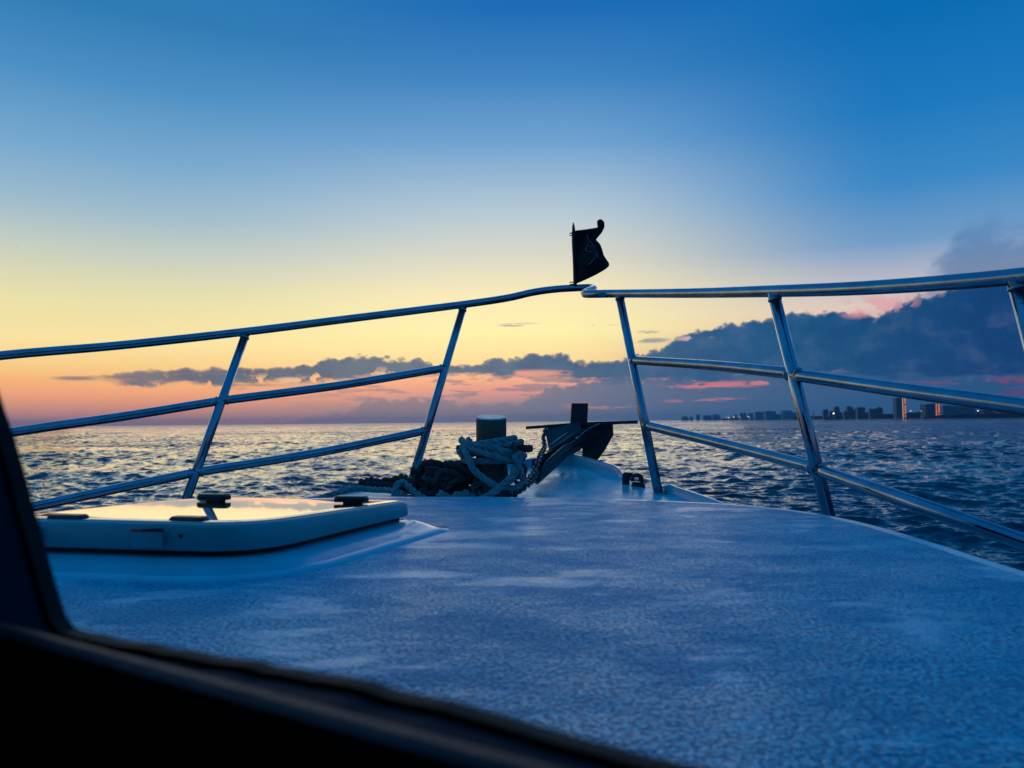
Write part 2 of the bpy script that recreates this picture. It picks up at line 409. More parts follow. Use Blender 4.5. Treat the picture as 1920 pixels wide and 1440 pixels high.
# ------------------------------------------------------------------ sea
SEA = -2.35
def build_sea():
    rr = [0.3, 1.5, 2.8, 4.0]
    def dr(r): return max(.055, min(r * r * 1.05e-4, .0065 * r)) if r < 800 else (.015 * r if r < 2200 else .05 * r)
    while rr[-1] < 16000: rr.append(rr[-1] + dr(rr[-1]))
    rr = np.array(rr); n_r = len(rr); drr = np.gradient(rr)
    aw = R(42)
    an = np.concatenate((np.linspace(-aw, aw, 820), np.linspace(aw, 2 * math.pi - aw, 100)[1:-1])); n_a = len(an)
    A, RR = np.meshgrid(an, rr); xx = (np.sin(A) * RR).astype(np.float32).ravel(); yy = (np.cos(A) * RR).astype(np.float32).ravel()
    zz = np.zeros_like(xx); dx = np.zeros_like(xx); dy = np.zeros_like(xx)
    rad = RR.ravel().astype(np.float32); ang = A.ravel().astype(np.float32)
    cell_r = np.repeat(drr, n_a).astype(np.float32); wide = (np.abs(ang) > aw + .001); cell_a = np.where(wide, rad * .05, rad * .0018)
    N = 84; N2 = 34
    lam = np.concatenate((0.20 * (4.2 / .20) ** (np.arange(N) / (N - 1)), 4.5 * (34 / 4.5) ** (np.arange(N2) / (N2 - 1)))); N += N2; lam *= rng.uniform(.93, 1.07, N)
    th0 = R(200)
    for i in range(N):
        th = th0 + rng.normal(0, .62 if lam[i] < 4.4 else .4); kx, ky = math.sin(th), math.cos(th); k = 2 * math.pi / lam[i]
        a = .046 * lam[i] / (2 * math.pi) * (1.0 if lam[i] < 1.3 else (1.3 / lam[i]) ** .8) if lam[i] < 4.4 else .017 * lam[i] / (2 * math.pi) * min(1, 14 / lam[i])
        ph = (k * (kx * xx + ky * yy) + rng.uniform(0, 6.28)).astype(np.float32)
        ca = np.abs(kx * np.sin(ang) + ky * np.cos(ang)); sa = np.sqrt(np.maximum(0, 1 - ca * ca))
        need = np.maximum(ca * cell_r, sa * cell_a)
        w = np.clip((lam[i] / np.maximum(need, 1e-4) - 2.2) / 3.0, 0, 1)
        c, s = np.cos(ph), np.sin(ph)
        zz += w * a * c; dx -= w * a * .8 * kx * s; dy -= w * a * .8 * ky * s
    co = np.empty((len(xx), 3), np.float32); co[:, 0] = xx + dx; co[:, 1] = yy + dy; co[:, 2] = SEA + zz
    i, j = np.meshgrid(np.arange(n_r - 1), np.arange(n_a), indexing='ij'); j2 = (j + 1) % n_a
    F = np.stack((i * n_a + j, (i + 1) * n_a + j, (i + 1) * n_a + j2, i * n_a + j2), -1).reshape(-1, 4)[:, ::-1].astype(np.int32)
    me = bpy.data.meshes.new('sea'); me.vertices.add(len(co)); me.vertices.foreach_set('co', co.ravel())
    me.loops.add(F.size); me.loops.foreach_set('vertex_index', F.ravel()); me.polygons.add(len(F))
    me.polygons.foreach_set('loop_start', np.arange(0, F.size, 4, dtype=np.int32)); me.update(calc_edges=True)
    me.polygons.foreach_set('use_smooth', np.ones(len(F), bool)); return me
wm = bpy.data.materials.new('sea_water'); wm.use_nodes = True; q = NB(wm.node_tree); p = wm.node_tree.nodes['Principled BSDF']
p.inputs['Base Color'].default_value = (.001, .036, .062, 1); p.inputs['IOR'].default_value = 1.34
p.inputs['Roughness'].default_value = .04
ge = q.n('ShaderNodeNewGeometry')
def slope(scale, amp, det, off):
    mp = q.n('ShaderNodeMapping'); mp.inputs['Location'].default_value = (off, off * .7, 0); mp.inputs['Rotation'].default_value = (0, 0, R(-20)); mp.inputs['Scale'].default_value = (.6, 1, 1)
    q.link(ge.outputs['Position'], mp.inputs[0])
    n = q.noise(mp.outputs[0], scale, det, .6, 0, 1)
    v = q.n('ShaderNodeVectorMath', operation='SUBTRACT'); q.link(n, v.inputs[0]); v.inputs[1].default_value = (.5, .5, .5)
    v2 = q.n('ShaderNodeVectorMath', operation='MULTIPLY'); q.link(v.outputs[0], v2.inputs[0]); v2.inputs[1].default_value = (amp * .7, amp, 0)
    return v2.outputs[0]
cdn = q.n('ShaderNodeVectorMath', operation='LENGTH'); q.link(ge.outputs['Position'], cdn.inputs[0])
def vadd(a, c):
    v = q.n('ShaderNodeVectorMath', operation='ADD'); q.link(a, v.inputs[0]); q.link(c, v.inputs[1]); return v.outputs[0]
far = q.sstep(cdn.outputs['Value'], 14.0, 70.0)
vs_ = q.n('ShaderNodeVectorMath', operation='SCALE'); q.link(vadd(slope(1.5, 2.3, 4, 3), slope(.05, 1.1, 4, 8)), vs_.inputs[0]); q.link(far, vs_.inputs[3])
nn = vadd(vadd(ge.outputs['Normal'], slope(6.0, .85, 4, 0)), vs_.outputs[0])
no = q.n('ShaderNodeVectorMath', operation='NORMALIZE'); q.link(nn, no.inputs[0]); q.link(no.outputs[0], p.inputs['Normal'])
link('sea', build_sea(), wm, kind='structure')

# ------------------------------------------------------------------ the boat
boat = empty('fishing_boat', (0, 3.0, -.3), label='white boat under way whose bow, steel rails and blue-lit cabin top fill the foreground', cat='boat')
# outline of the cabin top, counter-clockwise seen from above
front = [(640, 932.5), (750, 931.5), (900, 931.5), (1050, 933.5), (1200, 937), (1340, 943), (1440, 950.5), (1540, 963), (1640, 984), (1760, 1018), (1920, 1068)]
stb = [PZ(x, y, 0) for x, y in front]
stb = [Vector((p.x, p.y)) for p in stb][::-1]                                   # from starboard side forward and across to port
port = [Vector(v) for v in ((-1.35, 3.42), (-1.68, 3.2), (-1.95, 2.85), (-2.2, 2.2), (-2.4, 1.2), (-2.55, 0), (-2.6, -3.2))]
raw = [Vector((1.2, -3.2)), Vector((1.2, 0)), Vector((1.18, .9))] + stb + port
sm = [Vector((v.x, v.y)) for v in catmull([Vector((v.x, v.y, 0)) for v in raw], .09)]
ct_loops = [at(offset(sm, .07), -.42), at(offset(sm, .012), -.035), at(offset(sm, .004), -.012), at(offset(sm, -.004), -.003), at(offset(sm, -.016), 0), at(offset(sm, -.10), 0)]
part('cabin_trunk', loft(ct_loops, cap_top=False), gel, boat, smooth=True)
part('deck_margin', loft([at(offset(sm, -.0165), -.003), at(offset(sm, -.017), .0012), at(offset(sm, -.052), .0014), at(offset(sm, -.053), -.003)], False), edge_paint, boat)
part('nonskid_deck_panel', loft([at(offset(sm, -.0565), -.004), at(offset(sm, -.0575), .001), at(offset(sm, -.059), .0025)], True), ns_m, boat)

# sheer lines from the bow aft
bow = Vector((.40, 5.25, .055))
Sx = [bow, Vector((.53, 4.96, .03)), Vector((.67, 4.65, -.0)), Vector((.83, 4.28, -.05)), Vector((1.03, 3.75, -.105)), Vector((1.27, 2.98, -.23)), Vector((1.52, 2.2, -.34)), Vector((1.68, 1.2, -.42)), Vector((1.72, -.5, -.5)), Vector((1.7, -3.2, -.5))]
Px = [bow, Vector((.14, 5.16, .045)), Vector((-.2, 5.0, .02)), Vector((-.64, 4.72, -.02)), Vector((-1.2, 4.42, -.09)), Vector((-1.82, 4.15, -.16)), Vector((-2.5, 3.6, -.26)), Vector((-3.0, 2.4, -.4)), Vector((-3.15, .2, -.5)), Vector((-3.2, -3.2, -.5))]
def resamp(P, n):
    pth = catmull(P, .03); L = [0]
    for i in range(1, len(pth)): L.append(L[-1] + (pth[i] - pth[i - 1]).length)
    out = []; j = 0
    for k in range(n):
        s = L[-1] * (k / (n - 1)) ** 1.3
        while j < len(L) - 2 and L[j + 1] < s: j += 1
        f = (s - L[j]) / max(1e-6, L[j + 1] - L[j]); out.append(pth[j].lerp(pth[j + 1], min(1, max(0, f))))
    return out
NR = 48; SS = resamp(Sx, NR); PP = resamp(Px, NR)
V, F = [], []; NC = 14
for i in range(NR):
    for j in range(NC):
        s = j / (NC - 1); v = SS[i].lerp(PP[i], s); v = v + Vector((0, 0, .02 * 4 * s * (1 - s) * min(1, i / 12))); V.append(v)
for i in range(NR - 1):
    for j in range(NC - 1):
        a = i * NC + j; F.append((a, a + 1, a + NC + 1, a + NC))
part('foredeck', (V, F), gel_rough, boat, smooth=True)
ring = PP[::-1] + SS[1:]
def hull_off(v, k, z, pinch):
    c = Vector((-.6, 1.0)); d = (Vector((v.x, v.y)) - c); l = d.length
    return Vector((c.x + d.x * (1 + k / l) * pinch, c.y + d.y * (1 + k / l) * pinch, z))
loops = [[v.copy() for v in ring], [hull_off(v, .06, v.z - .01, 1) for v in ring], [hull_off(v, .07, v.z - .09, 1) for v in ring], [hull_off(v, .0, -1.1 + v.z * .3, .93) for v in ring], [hull_off(v, -.1, SEA - .6, .78) for v in ring]]
n = len(ring); V = [v for l in loops for v in l]; F = [(i * n + k + 1, i * n + k, (i + 1) * n + k, (i + 1) * n + k + 1) for i in range(len(loops) - 1) for k in range(n - 1)]
F += [tuple(i * n for i in range(len(loops))) + tuple(i * n + n - 1 for i in range(len(loops)))[::-1]]
part('hull', (V, F), red_hull, boat, smooth=True)

def bulwark(pts, hts, th=.03):
    """low wall along pts with heights hts, closed"""
    V, F = [], []
    for p, h in zip(pts, hts):
        c = Vector((-.6, 1.0)); d = (Vector((p.x, p.y)) - c).normalized(); o = Vector((d.x, d.y, 0))
        V += [p - o * .012 - Vector((0, 0, .02)), p + Vector((0, 0, h * .9)), p + o * .006 + Vector((0, 0, h)), p + o * (th) + Vector((0, 0, h)), p + o * (th + .008) + Vector((0, 0, h * .9)), p + o * (th + .015) - Vector((0, 0, .02))]
    k = 6
    for i in range(len(pts) - 1):
        for j in range(k): F.append((i * k + j, i * k + (j + 1) % k, (i + 1) * k + (j + 1) % k, (i + 1) * k + j))
    F += [tuple(range(k))[::-1], tuple((len(pts) - 1) * k + j for j in range(k))]
    return V, F
def seg(P, a, c, n=14): 
    pth = catmull(P, .02); i0 = min(range(len(pth)), key=lambda i: (pth[i] - a).length); i1 = min(range(len(pth)), key=lambda i: (pth[i] - c).length)
    return [pth[round(i0 + (i1 - i0) * k / (n - 1))] for k in range(n)]
sp_ = seg(Sx, Sx[0], Sx[2]); part('bulwark', bulwark(sp_, [.075 - .012 * k / 13 for k in range(12)] + [.05, .02]), gel, boat)
pp_ = seg(Px, Px[0], Px[5], 24); part('bulwark', bulwark(pp_, [.075 - .06 * min(1, k / 9) for k in range(24)]), gel, boat)
sb_ = seg(Sx, Sx[3], Sx[5], 16); part('bulwark', bulwark(sb_, [.03, .055] + [.05 - .02 * k / 14 for k in range(14)]), gel, boat)

# ---- rails -------------------------------------------------------------
TR_ = .026
rail = empty('bow_rail', (0, 4.2, .5)); rail.parent = boat; rail.location = Vector((0, 4.2, .5)) - Vector(boat.location)
def rtube(name, pts, r=TR_, step=.06): return part(name, tube(catmull(pts, step), r, 18), steel, rail, smooth=True)
top_path = [PD(-420, 728, 3.75), PD(-150, 690, 4.05), PD(0, 667, 4.25), PD(230, 647, 4.5), PD(460, 622, 4.72), PD(660, 597, 4.98), PD(868, 571, 5.25), PD(950, 559, 5.35), PD(1000, 548, 5.42), PD(1045, 542, 5.48), PD(1090, 539.5, 5.52), PD(1108, 539, 5.50),
            PD(1113, 541.5, 5.40), PD(1103, 546, 5.2), PD(1096, 550, 5.02), PD(1101, 551.5, 4.92), PD(1125, 551, 4.82), PD(1158, 550.5, 4.72), PD(1300, 549.5, 3.95), PD(1450, 546, 3.25), PD(1600, 541, 2.82), PD(1760, 531, 2.50), PD(1905, 518.5, 2.28), PD(2120, 494, 2.02), PD(2500, 440, 1.7), Vector((1.93, 1.0, .73)), Vector((1.97, .2, .71)), Vector((1.97, -3.0, .70))]
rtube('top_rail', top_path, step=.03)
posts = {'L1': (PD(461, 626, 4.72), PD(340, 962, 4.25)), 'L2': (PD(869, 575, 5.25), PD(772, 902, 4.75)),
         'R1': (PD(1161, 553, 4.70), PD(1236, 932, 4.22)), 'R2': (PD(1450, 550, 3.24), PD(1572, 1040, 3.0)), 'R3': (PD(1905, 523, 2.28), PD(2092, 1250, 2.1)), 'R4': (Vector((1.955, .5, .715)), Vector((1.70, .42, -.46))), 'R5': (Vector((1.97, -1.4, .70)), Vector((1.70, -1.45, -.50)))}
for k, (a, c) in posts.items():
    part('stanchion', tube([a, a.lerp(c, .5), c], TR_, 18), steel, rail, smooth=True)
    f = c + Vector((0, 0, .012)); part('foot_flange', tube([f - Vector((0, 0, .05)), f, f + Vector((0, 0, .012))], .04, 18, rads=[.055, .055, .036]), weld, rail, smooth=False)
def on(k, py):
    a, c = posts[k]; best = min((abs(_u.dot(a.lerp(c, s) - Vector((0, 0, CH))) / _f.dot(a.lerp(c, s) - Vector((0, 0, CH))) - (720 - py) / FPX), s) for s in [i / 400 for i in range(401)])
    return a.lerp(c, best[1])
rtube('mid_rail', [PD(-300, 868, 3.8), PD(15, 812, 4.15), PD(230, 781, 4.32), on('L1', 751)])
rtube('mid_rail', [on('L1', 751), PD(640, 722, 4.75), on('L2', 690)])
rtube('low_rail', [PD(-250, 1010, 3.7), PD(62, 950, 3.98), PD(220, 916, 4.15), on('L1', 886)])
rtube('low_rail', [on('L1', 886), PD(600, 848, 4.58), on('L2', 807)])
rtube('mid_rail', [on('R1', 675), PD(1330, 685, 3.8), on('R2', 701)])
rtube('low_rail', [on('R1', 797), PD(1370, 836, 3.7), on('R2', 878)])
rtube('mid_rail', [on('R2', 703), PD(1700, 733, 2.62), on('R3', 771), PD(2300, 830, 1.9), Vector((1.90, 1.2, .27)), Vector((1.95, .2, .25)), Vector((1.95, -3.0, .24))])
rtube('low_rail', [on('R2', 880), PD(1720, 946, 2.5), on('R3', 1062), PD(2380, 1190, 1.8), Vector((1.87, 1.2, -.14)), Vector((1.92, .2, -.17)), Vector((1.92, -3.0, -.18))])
def ringbead(c, axis, r=.0285, w=.004):
    axis = axis.normalized(); return tube([c - axis * w, c, c + axis * w], r, 18, rads=[r * .93, r, r * .93])
for k, py, dr in (('L1', 751, 1), ('L1', 751, -1), ('L1', 886, 1), ('L1', 886, -1), ('L2', 690, -1), ('L2', 807, -1), ('R1', 675, 1), ('R1', 797, 1), ('R2', 702, 1), ('R2', 702, -1), ('R2', 879, 1), ('R2', 879, -1)):
    c = on(k, py); nx = {'L1': posts['L2'][0] - posts['L1'][0], 'L2': posts['L2'][0] - posts['L1'][0], 'R1': posts['R2'][0] - posts['R1'][0], 'R2': posts['R2'][0] - posts['R1'][0] if dr < 0 else posts['R3'][0] - posts['R2'][0]}[k]
    d = nx.normalized() * dr; d.z *= (.6); part('weld_bead', ringbead(c + d * .030, d, .0295, .005), weld, rail, smooth=True)
for k in posts:
    a, c = posts[k]; d = (c - a).normalized(); part('weld_bead', ringbead(a + d * .029, d, .030, .005), weld, rail, smooth=True)

# ---- hatch --------------------------------------------------------------
hatch = empty('deck_hatch', (0, 0, 0)); hatch.parent = boat
hatch.location = Vector((-.83, 2.23, 0)) - Vector(boat.location)
HX = Vector((.96, -.22)).normalized(); HY = Vector((.385, .92)).normalized()
def hp(o, d): return [PZ(*p, 0) for p in ()]
cor = [Vector((-1.36, 1.94)), Vector((-.60, 1.78)), Vector((-.325, 2.50)), Vector((-1.07, 2.66))]
lid = rrect(cor, [.16, .17, .06, .20], 9)
ZT = .115
def crown(x, y):
    v = max(0.0, (Vector((x, y)) - Vector((-.98, 1.86))).dot(HY)); return -(.010 * v + .016 * v * v)
lc = Vector((-.84, 2.22)); LP = [[(p.x, p.y, ZT - .01) for p in offset(lid, -.0235)], [(p.x, p.y, ZT + .0005) for p in offset(lid, -.0242)]]
for sc_ in (.985, .96, .9, .8, .66, .5, .34, .18, .05):
    LP.append([(lc.x + (p.x - lc.x) * sc_, lc.y + (p.y - lc.y) * sc_, ZT + .003 * min(1, (1 - sc_) / .03)) for p in offset(lid, -.0242)])
LP = [[(x, y, z + crown(x, y)) for x, y, z in l] for k, l in enumerate(LP)]
RL = [at(offset(lid, -.03), .052), at(offset(lid, -.004), .050), at(lid, .055)] + [[(x, y, z + crown(x, y)) for x, y, z in l] for l in (at(offset(lid, -.004), ZT - .010), at(offset(lid, -.010), ZT - .003), at(offset(lid, -.016), ZT - .001), at(offset(lid, -.0238), ZT - .001))]
part('lid_rim', loft(RL, False), lids, hatch, smooth=True)
part('lid_pane', loft(LP, True), lidm, hatch, smooth=True)
inn = offset(lid, -.028)
part('gasket', loft([at(inn, .02), at(inn, .06)], False), rubber, hatch)
cor2 = [Vector((-1.36, 1.94)), Vector((-.60, 1.78)), Vector((-.325, 2.50)), Vector((-1.07, 2.66))]
fl = rrect(cor, [.16, .17, .03, .20], 9)
part('coaming', loft([at(offset(fl, .125), -.004), at(offset(fl, .122), .006), at(offset(fl, .075), .010), at(offset(fl, .045), .022), at(offset(fl, .012), .032), at(offset(fl, -.02), .036), at(offset(fl, -.06), .036)], False), gel, hatch, smooth=True)
def pad(c, dx, dy, lx, ly, z0, z1, m=black, name='handle', bev=.006):
    dz_ = crown(*c) + .002; z0 += dz_; z1 += dz_
    dx = dx.normalized(); dy = Vector((-dx.y, dx.x)); c = Vector(c)
    qd = [c + dx * sx * lx / 2 + dy * sy * ly / 2 for sx, sy in ((-1, -1), (1, -1), (1, 1), (-1, 1))]
    rd = rrect(qd, min(lx, ly) * .35, 4)
    return part(name, loft([at(rd, z0), at(rd, z1 - bev), at(offset(rd, -bev), z1)], True, True), m, hatch)
pad((-.950, 2.42), HX, HY, .105, .045, ZT + .006, ZT + .024); pad((-.945, 2.42), HX, HY, .06, .03, ZT, ZT + .009, name='handle_stem', bev=.002)
pad((-.497, 2.34), HX, HY, .105, .045, ZT + .006, ZT + .024); pad((-.492, 2.34), HX, HY, .06, .03, ZT, ZT + .009, name='handle_stem', bev=.002)
pad((-.80, 1.885), HX, HY, .10, .04, ZT + .001, ZT + .009); pad((-1.135, 1.945), HX, HY, .105, .04, ZT + .001, ZT + .009)
# hinges on the near side
e0 = Vector((-.90, 1.84)); nd = -HY
for cx, s in (((-.875, 1.835)), 1), (((-1.215, 1.905)), 1):
    c = Vector(cx); dx = HX; pl = [c - dx * .042, c + dx * .042]
    V_ = [Vector((*(pl[0] + nd * .004), .058)), Vector((*(pl[1] + nd * .004), .058)), Vector((*(pl[1] + nd * .004), .099)), Vector((*(pl[0] + nd * .004), .099))]
    part('hinge_plate', slab(V_, (nd.x * .004, nd.y * .004, 0)), lids, hatch, bevel=.002)
    g = [Vector((*(pl[0] + nd * .006), .1)), Vector((*(pl[1] + nd * .006), .1))]
    part('hinge_pin', tube(g, .0045, 10), black, hatch, smooth=True)
sc = Vector((*(Vector((-.785, 1.815)) + nd * .006), .088)); part('screw', tube([sc, sc + Vector((nd.x, nd.y, 0)) * .004], .0055, 12), black, hatch)

# ---- samson post ---------------------------------------------------------
sam = empty('mooring_post', (0, 0, 0)); sam.parent = boat; pc = Vector((-.115, 4.05, -.12)); sam.location = pc - Vector(boat.location)
axis = Vector((-.035, -.07, 1)).normalized(); rp_ = .081
def ringat(c, r, nrm, n=32):
    nrm = Vector(nrm).normalized(); a = Vector((1, 0, 0)); a = (a - nrm * a.dot(nrm)).normalized(); d = nrm.cross(a)
    return [c + a * math.cos(2 * math.pi * k / n) * r + d * math.sin(2 * math.pi * k / n) * r for k in range(n)]
topc = PD(921, 782, 4.05); ax = (topc - pc).normalized()
tn_ = Vector((.02, -.17, 1))
part('post', loft([ringat(pc - Vector((0, 0, .06)), .10, (0, 0, 1)), ringat(pc + ax * .16, .098, ax), ringat(pc + ax * .22, rp_ + .004, ax), ringat(pc + ax * .36, rp_, ax), ringat(topc - ax * .012, rp_, tn_), ringat(topc - ax * .004, rp_ - .002, tn_)], False), wood, sam, smooth=True)
part('post_top', loft([ringat(topc - ax * .004, rp_ - .002, tn_), ringat(topc + ax * .002, rp_ - .008, tn_)], True), wood_top, sam)
barA, barB = PD(856, 841, 4.02), PD(999, 841, 3.98)
part('cross_pin', tube([barA, barA.lerp(barB, .04), barA.lerp(barB, .96), barB], .02, 16, rads=[.017, .02, .02, .017]), dark_iron, sam, smooth=True)

# ---- chain roller / bow chute -------------------------------------------
ch = empty('anchor_roller', (0, 0, 0)); ch.parent = boat; ch.location = Vector((.25, 4.9, .1)) - Vector(boat.location)
A0, A1 = PD(1003, 905, 4.35), PD(1082, 838, 5.05)
def quadplate(pxs, th, name, m=dark_iron, parent=ch):
    pts = [PD(*p) for p in pxs]; return part(name, slab(pts, th), m, parent, bevel=.003)
quadplate([(997, 862, 4.40), (997, 888, 4.40), (1004, 903, 4.40), (1057, 858, 5.0), (1078, 845, 5.2), (1085, 818, 5.35), (1060, 838, 5.1), (1030, 846, 4.7)], (.018, .0, .006), 'cheek_plate')
quadplate([(1012, 880, 4.36), (1006, 905, 4.36), (1057, 859, 4.95), (1084, 846, 5.25), (1104, 815, 5.5), (1085, 826, 5.3), (1057, 838, 4.95), (1024, 862, 4.5)], (.018, .0, .006), 'cheek_plate')
quadplate([(1000, 902, 4.42), (1008, 906, 4.38), (1062, 857, 5.05), (1050, 856, 5.05)], (0, .0, -.01), 'base_plate')
ra = PD(1062, 845, 5.25); part('roller', tube([ra + Vector((-.05, 0, 0)), ra + Vector((-.02, 0, 0)), ra + Vector((.02, 0, 0)), ra + Vector((.05, 0, 0))], .03, 16, rads=[.034, .022, .022, .034]), black, ch, smooth=True)

# ---- bow chock -----------------------------------------------------------
cho = empty('bow_chock', (0, 0, 0)); cho.parent = boat; cho.location = Vector((.78, 4.4, 0)) - Vector(boat.location)
def horn(px, d, w):
    pts = [PD(px - w, 905, d), PD(px - w, 889, d), PD(px - w + 3, 886.5, d), PD(px + w - 4, 887.5, d), PD(px + w, 892, d), PD(px + w - 1, 899, d), PD(px + w - 5, 900, d), PD(px + w - 6, 894, d), PD(px - w + 6, 892, d), PD(px - w + 6, 906, d)]
    return slab(pts, (.012, .05, .0))
part('horn', slab([PD(1166, 908, 4.46), PD(1167, 889, 4.46), PD(1170, 885.5, 4.46), PD(1184, 886.5, 4.46), PD(1186, 890, 4.46), PD(1180, 899, 4.46), PD(1179, 910, 4.46)], (.012, .05, 0)), black, cho, bevel=.003)
ringp = [PD(1194 + 8.5 * math.cos(a) , 899 + 8.5 * math.sin(a), 4.40) for a in [R(-200 + 235 * k / 20) for k in range(21)]]
part('horn', tube(ringp, .011, 10, rads=[.008 + .008 * k / 20 for k in range(21)]), black, cho, smooth=True)
part('horn_foot', slab([PD(1183, 912, 4.42), PD(1186, 903, 4.42), PD(1206, 905, 4.38), PD(1210, 912, 4.38), PD(1208, 916, 4.38)], (.01, .05, 0)), black, cho, bevel=.003)

# ---- wheelhouse round the camera ------------------------------------------
wh = empty('wheelhouse', (0, 0, 0)); wh.parent = boat; wh.location = Vector((-.3, -.6, 0)) - Vector(boat.location)
WD = Vector((.857, -.515, 0)).normalized(); WN = Vector((WD.y, -WD.x, 0)); WN = -WN if WN.y < 0 else WN      # outward
W0 = Vector((-.315, .525, 0))
def wp(s, z, o=0.0): return W0 + WD * s + WN * o + Vector((0, 0, z))
def wpx(px, py, o=0.0):
    """(s, z) on the window plane seen at a pixel"""
    v = _f + _r * ((px - 960) / FPX) + _u * ((720 - py) / FPX); c0 = Vector((0, 0, CH)); k = (W0 + WN * o - c0).dot(WN) / v.dot(WN); h = c0 + v * k - W0
    return (h.dot(WD), h.z)
inner_pts = [wpx(x, y, .012) for x, y in ((1320, 1440), (1150, 1398), (1000, 1353), (900, 1330), (800, 1303), (656, 1268), (560, 1252), (450, 1233), (370, 1222), (292, 1207), (220, 1196), (170, 1187), (142, 1176), (124, 1156), (112, 1120), (96, 1066), (62, 944), (30, 830), (0, 740))]
s_e, z_e = inner_pts[0]; slope_s = (inner_pts[4][1] - inner_pts[0][1]) / (inner_pts[4][0] - inner_pts[0][0])
_rj = random.Random(3); inner_pts = [(a + _rj.uniform(-.0007, .0007), c + _rj.uniform(-.0007, .0007)) for a, c in inner_pts]
sl, zl = inner_pts[-1]; d_s = (inner_pts[-1][0] - inner_pts[-4][0]) / (inner_pts[-1][1] - inner_pts[-4][1])
ledge_m = mat('blue_sheen_ledge', (.006, .016, .034), .6, var=.8, vscale=14, bump=(30, .002))  # dark blue sheen from outside put into the ledge colour
_fine = [inner_pts[0]]
for a_, c_ in zip(inner_pts, inner_pts[1:]):
    n_ = max(1, int(math.hypot(c_[0] - a_[0], c_[1] - a_[1]) / .014))
    for k_ in range(1, n_ + 1): _fine.append((a_[0] + (c_[0] - a_[0]) * k_ / n_ + _rj.uniform(-.0009, .0009) * (k_ < n_), a_[1] + (c_[1] - a_[1]) * k_ / n_ + _rj.uniform(-.0009, .0009) * (k_ < n_)))
inner_pts = _fine
SE = 1.18; ZTOP = 1.05
opening = [(SE, z_e + slope_s * (SE - s_e) * .6), *inner_pts, (sl + d_s * (.85 - zl), .85), (sl + d_s * (.85 - zl) + .03, .97), (sl + d_s * (.85 - zl) + .10, ZTOP), (SE - .06, ZTOP), (SE, ZTOP - .06)]
def off2(poly, d):
    P = [Vector(p) for p in poly]; area = sum(P[i].cross(P[(i + 1) % len(P)]) for i in range(len(P))) if 0 else sum(P[i].x * P[(i + 1) % len(P)].y - P[(i + 1) % len(P)].x * P[i].y for i in range(len(P)))
    return offset(poly, d if area > 0 else -d)
def band(outer, inr, o0, o1):
    n = len(outer); V = [wp(*p, o0) for p in outer] + [wp(*p, o0) for p in inr] + [wp(*p, o1) for p in outer] + [wp(*p, o1) for p in inr]; F = []
    for i in range(n):
        j = (i + 1) % n
        F += [(i, j, n + j, n + i), (2 * n + j, 2 * n + i, 3 * n + i, 3 * n + j), (i, 2 * n + i, 2 * n + j, j), (n + j, 3 * n + j, 3 * n + i, n + i)]
    return V, F
part('window_gasket', band(off2(opening, .022), opening, .001, .012), sealant, wh)
part('window_frame', band(off2(opening, .085), off2(opening, .003), -.030, .0005), frame_m, wh, bevel=.004)
# wall of the window facet around the opening
n = len(opening); oo = off2(opening, .080)
def rect_ray(p):
    c = Vector((.38, .6)); d = Vector(p) - c; S0, S1, Z0, Z1 = -.80, 1.30, -.02, 1.35
    ks = []
    if d.x: ks.append(((S1 if d.x > 0 else S0) - c.x) / d.x)
    if d.y: ks.append(((Z1 if d.y > 0 else Z0) - c.y) / d.y)
    return tuple(c + d * min(ks))
outer_r = [rect_ray(p) for p in oo]
part('front_wall', band(outer_r, oo, -.028, -.004), inner, wh)
# extra ledge under the sill, inside
l0 = [wpx(x, y, -.05) for x, y in ((0, 1272), (620, 1440), (1400, 1660))]
lV = [wp(-.6, l0[0][1] + .03, -.030), wp(1.2, l0[0][1] + .02, -.030), wp(1.2, l0[0][1] + .02, -.05), wp(-.6, l0[0][1] + .03, -.05)]
part('inner_ledge', slab(lV, (0, 0, -.14)), ledge_m, wh, bevel=.008)
pn = [wp(*p, .004) for p in off2(opening, .001)]
cA, cB = wp(-.80, 0), wp(1.30, 0)
foot = [Vector((cA.x, cA.y)), Vector((-1.75, .62)), Vector((-1.95, -2.6)), Vector((1.0, -2.8)), Vector((.95, -.55)), Vector((cB.x, cB.y))]
for i in range(5):
    a, c = foot[i], foot[i + 1]; d = (c - a).normalized(); nn_ = Vector((-d.y, d.x))
    if nn_.dot(a - Vector((-.4, -1))) < 0: nn_ = -nn_
    part('side_wall' if i != 2 else 'rear_wall', slab([(a.x, a.y, -.02), (c.x, c.y, -.02), (c.x, c.y, 1.35), (a.x, a.y, 1.35)], (nn_.x * .03, nn_.y * .03, 0)), inner, wh)
part('roof', slab([(*v, 1.352) for v in offset(foot[::-1], .06)], (0, 0, .05)), inner, wh)
part('cabin_floor', slab([(*v, .006) for v in offset(foot[::-1], -.03)], (0, 0, .01)), inner, wh)

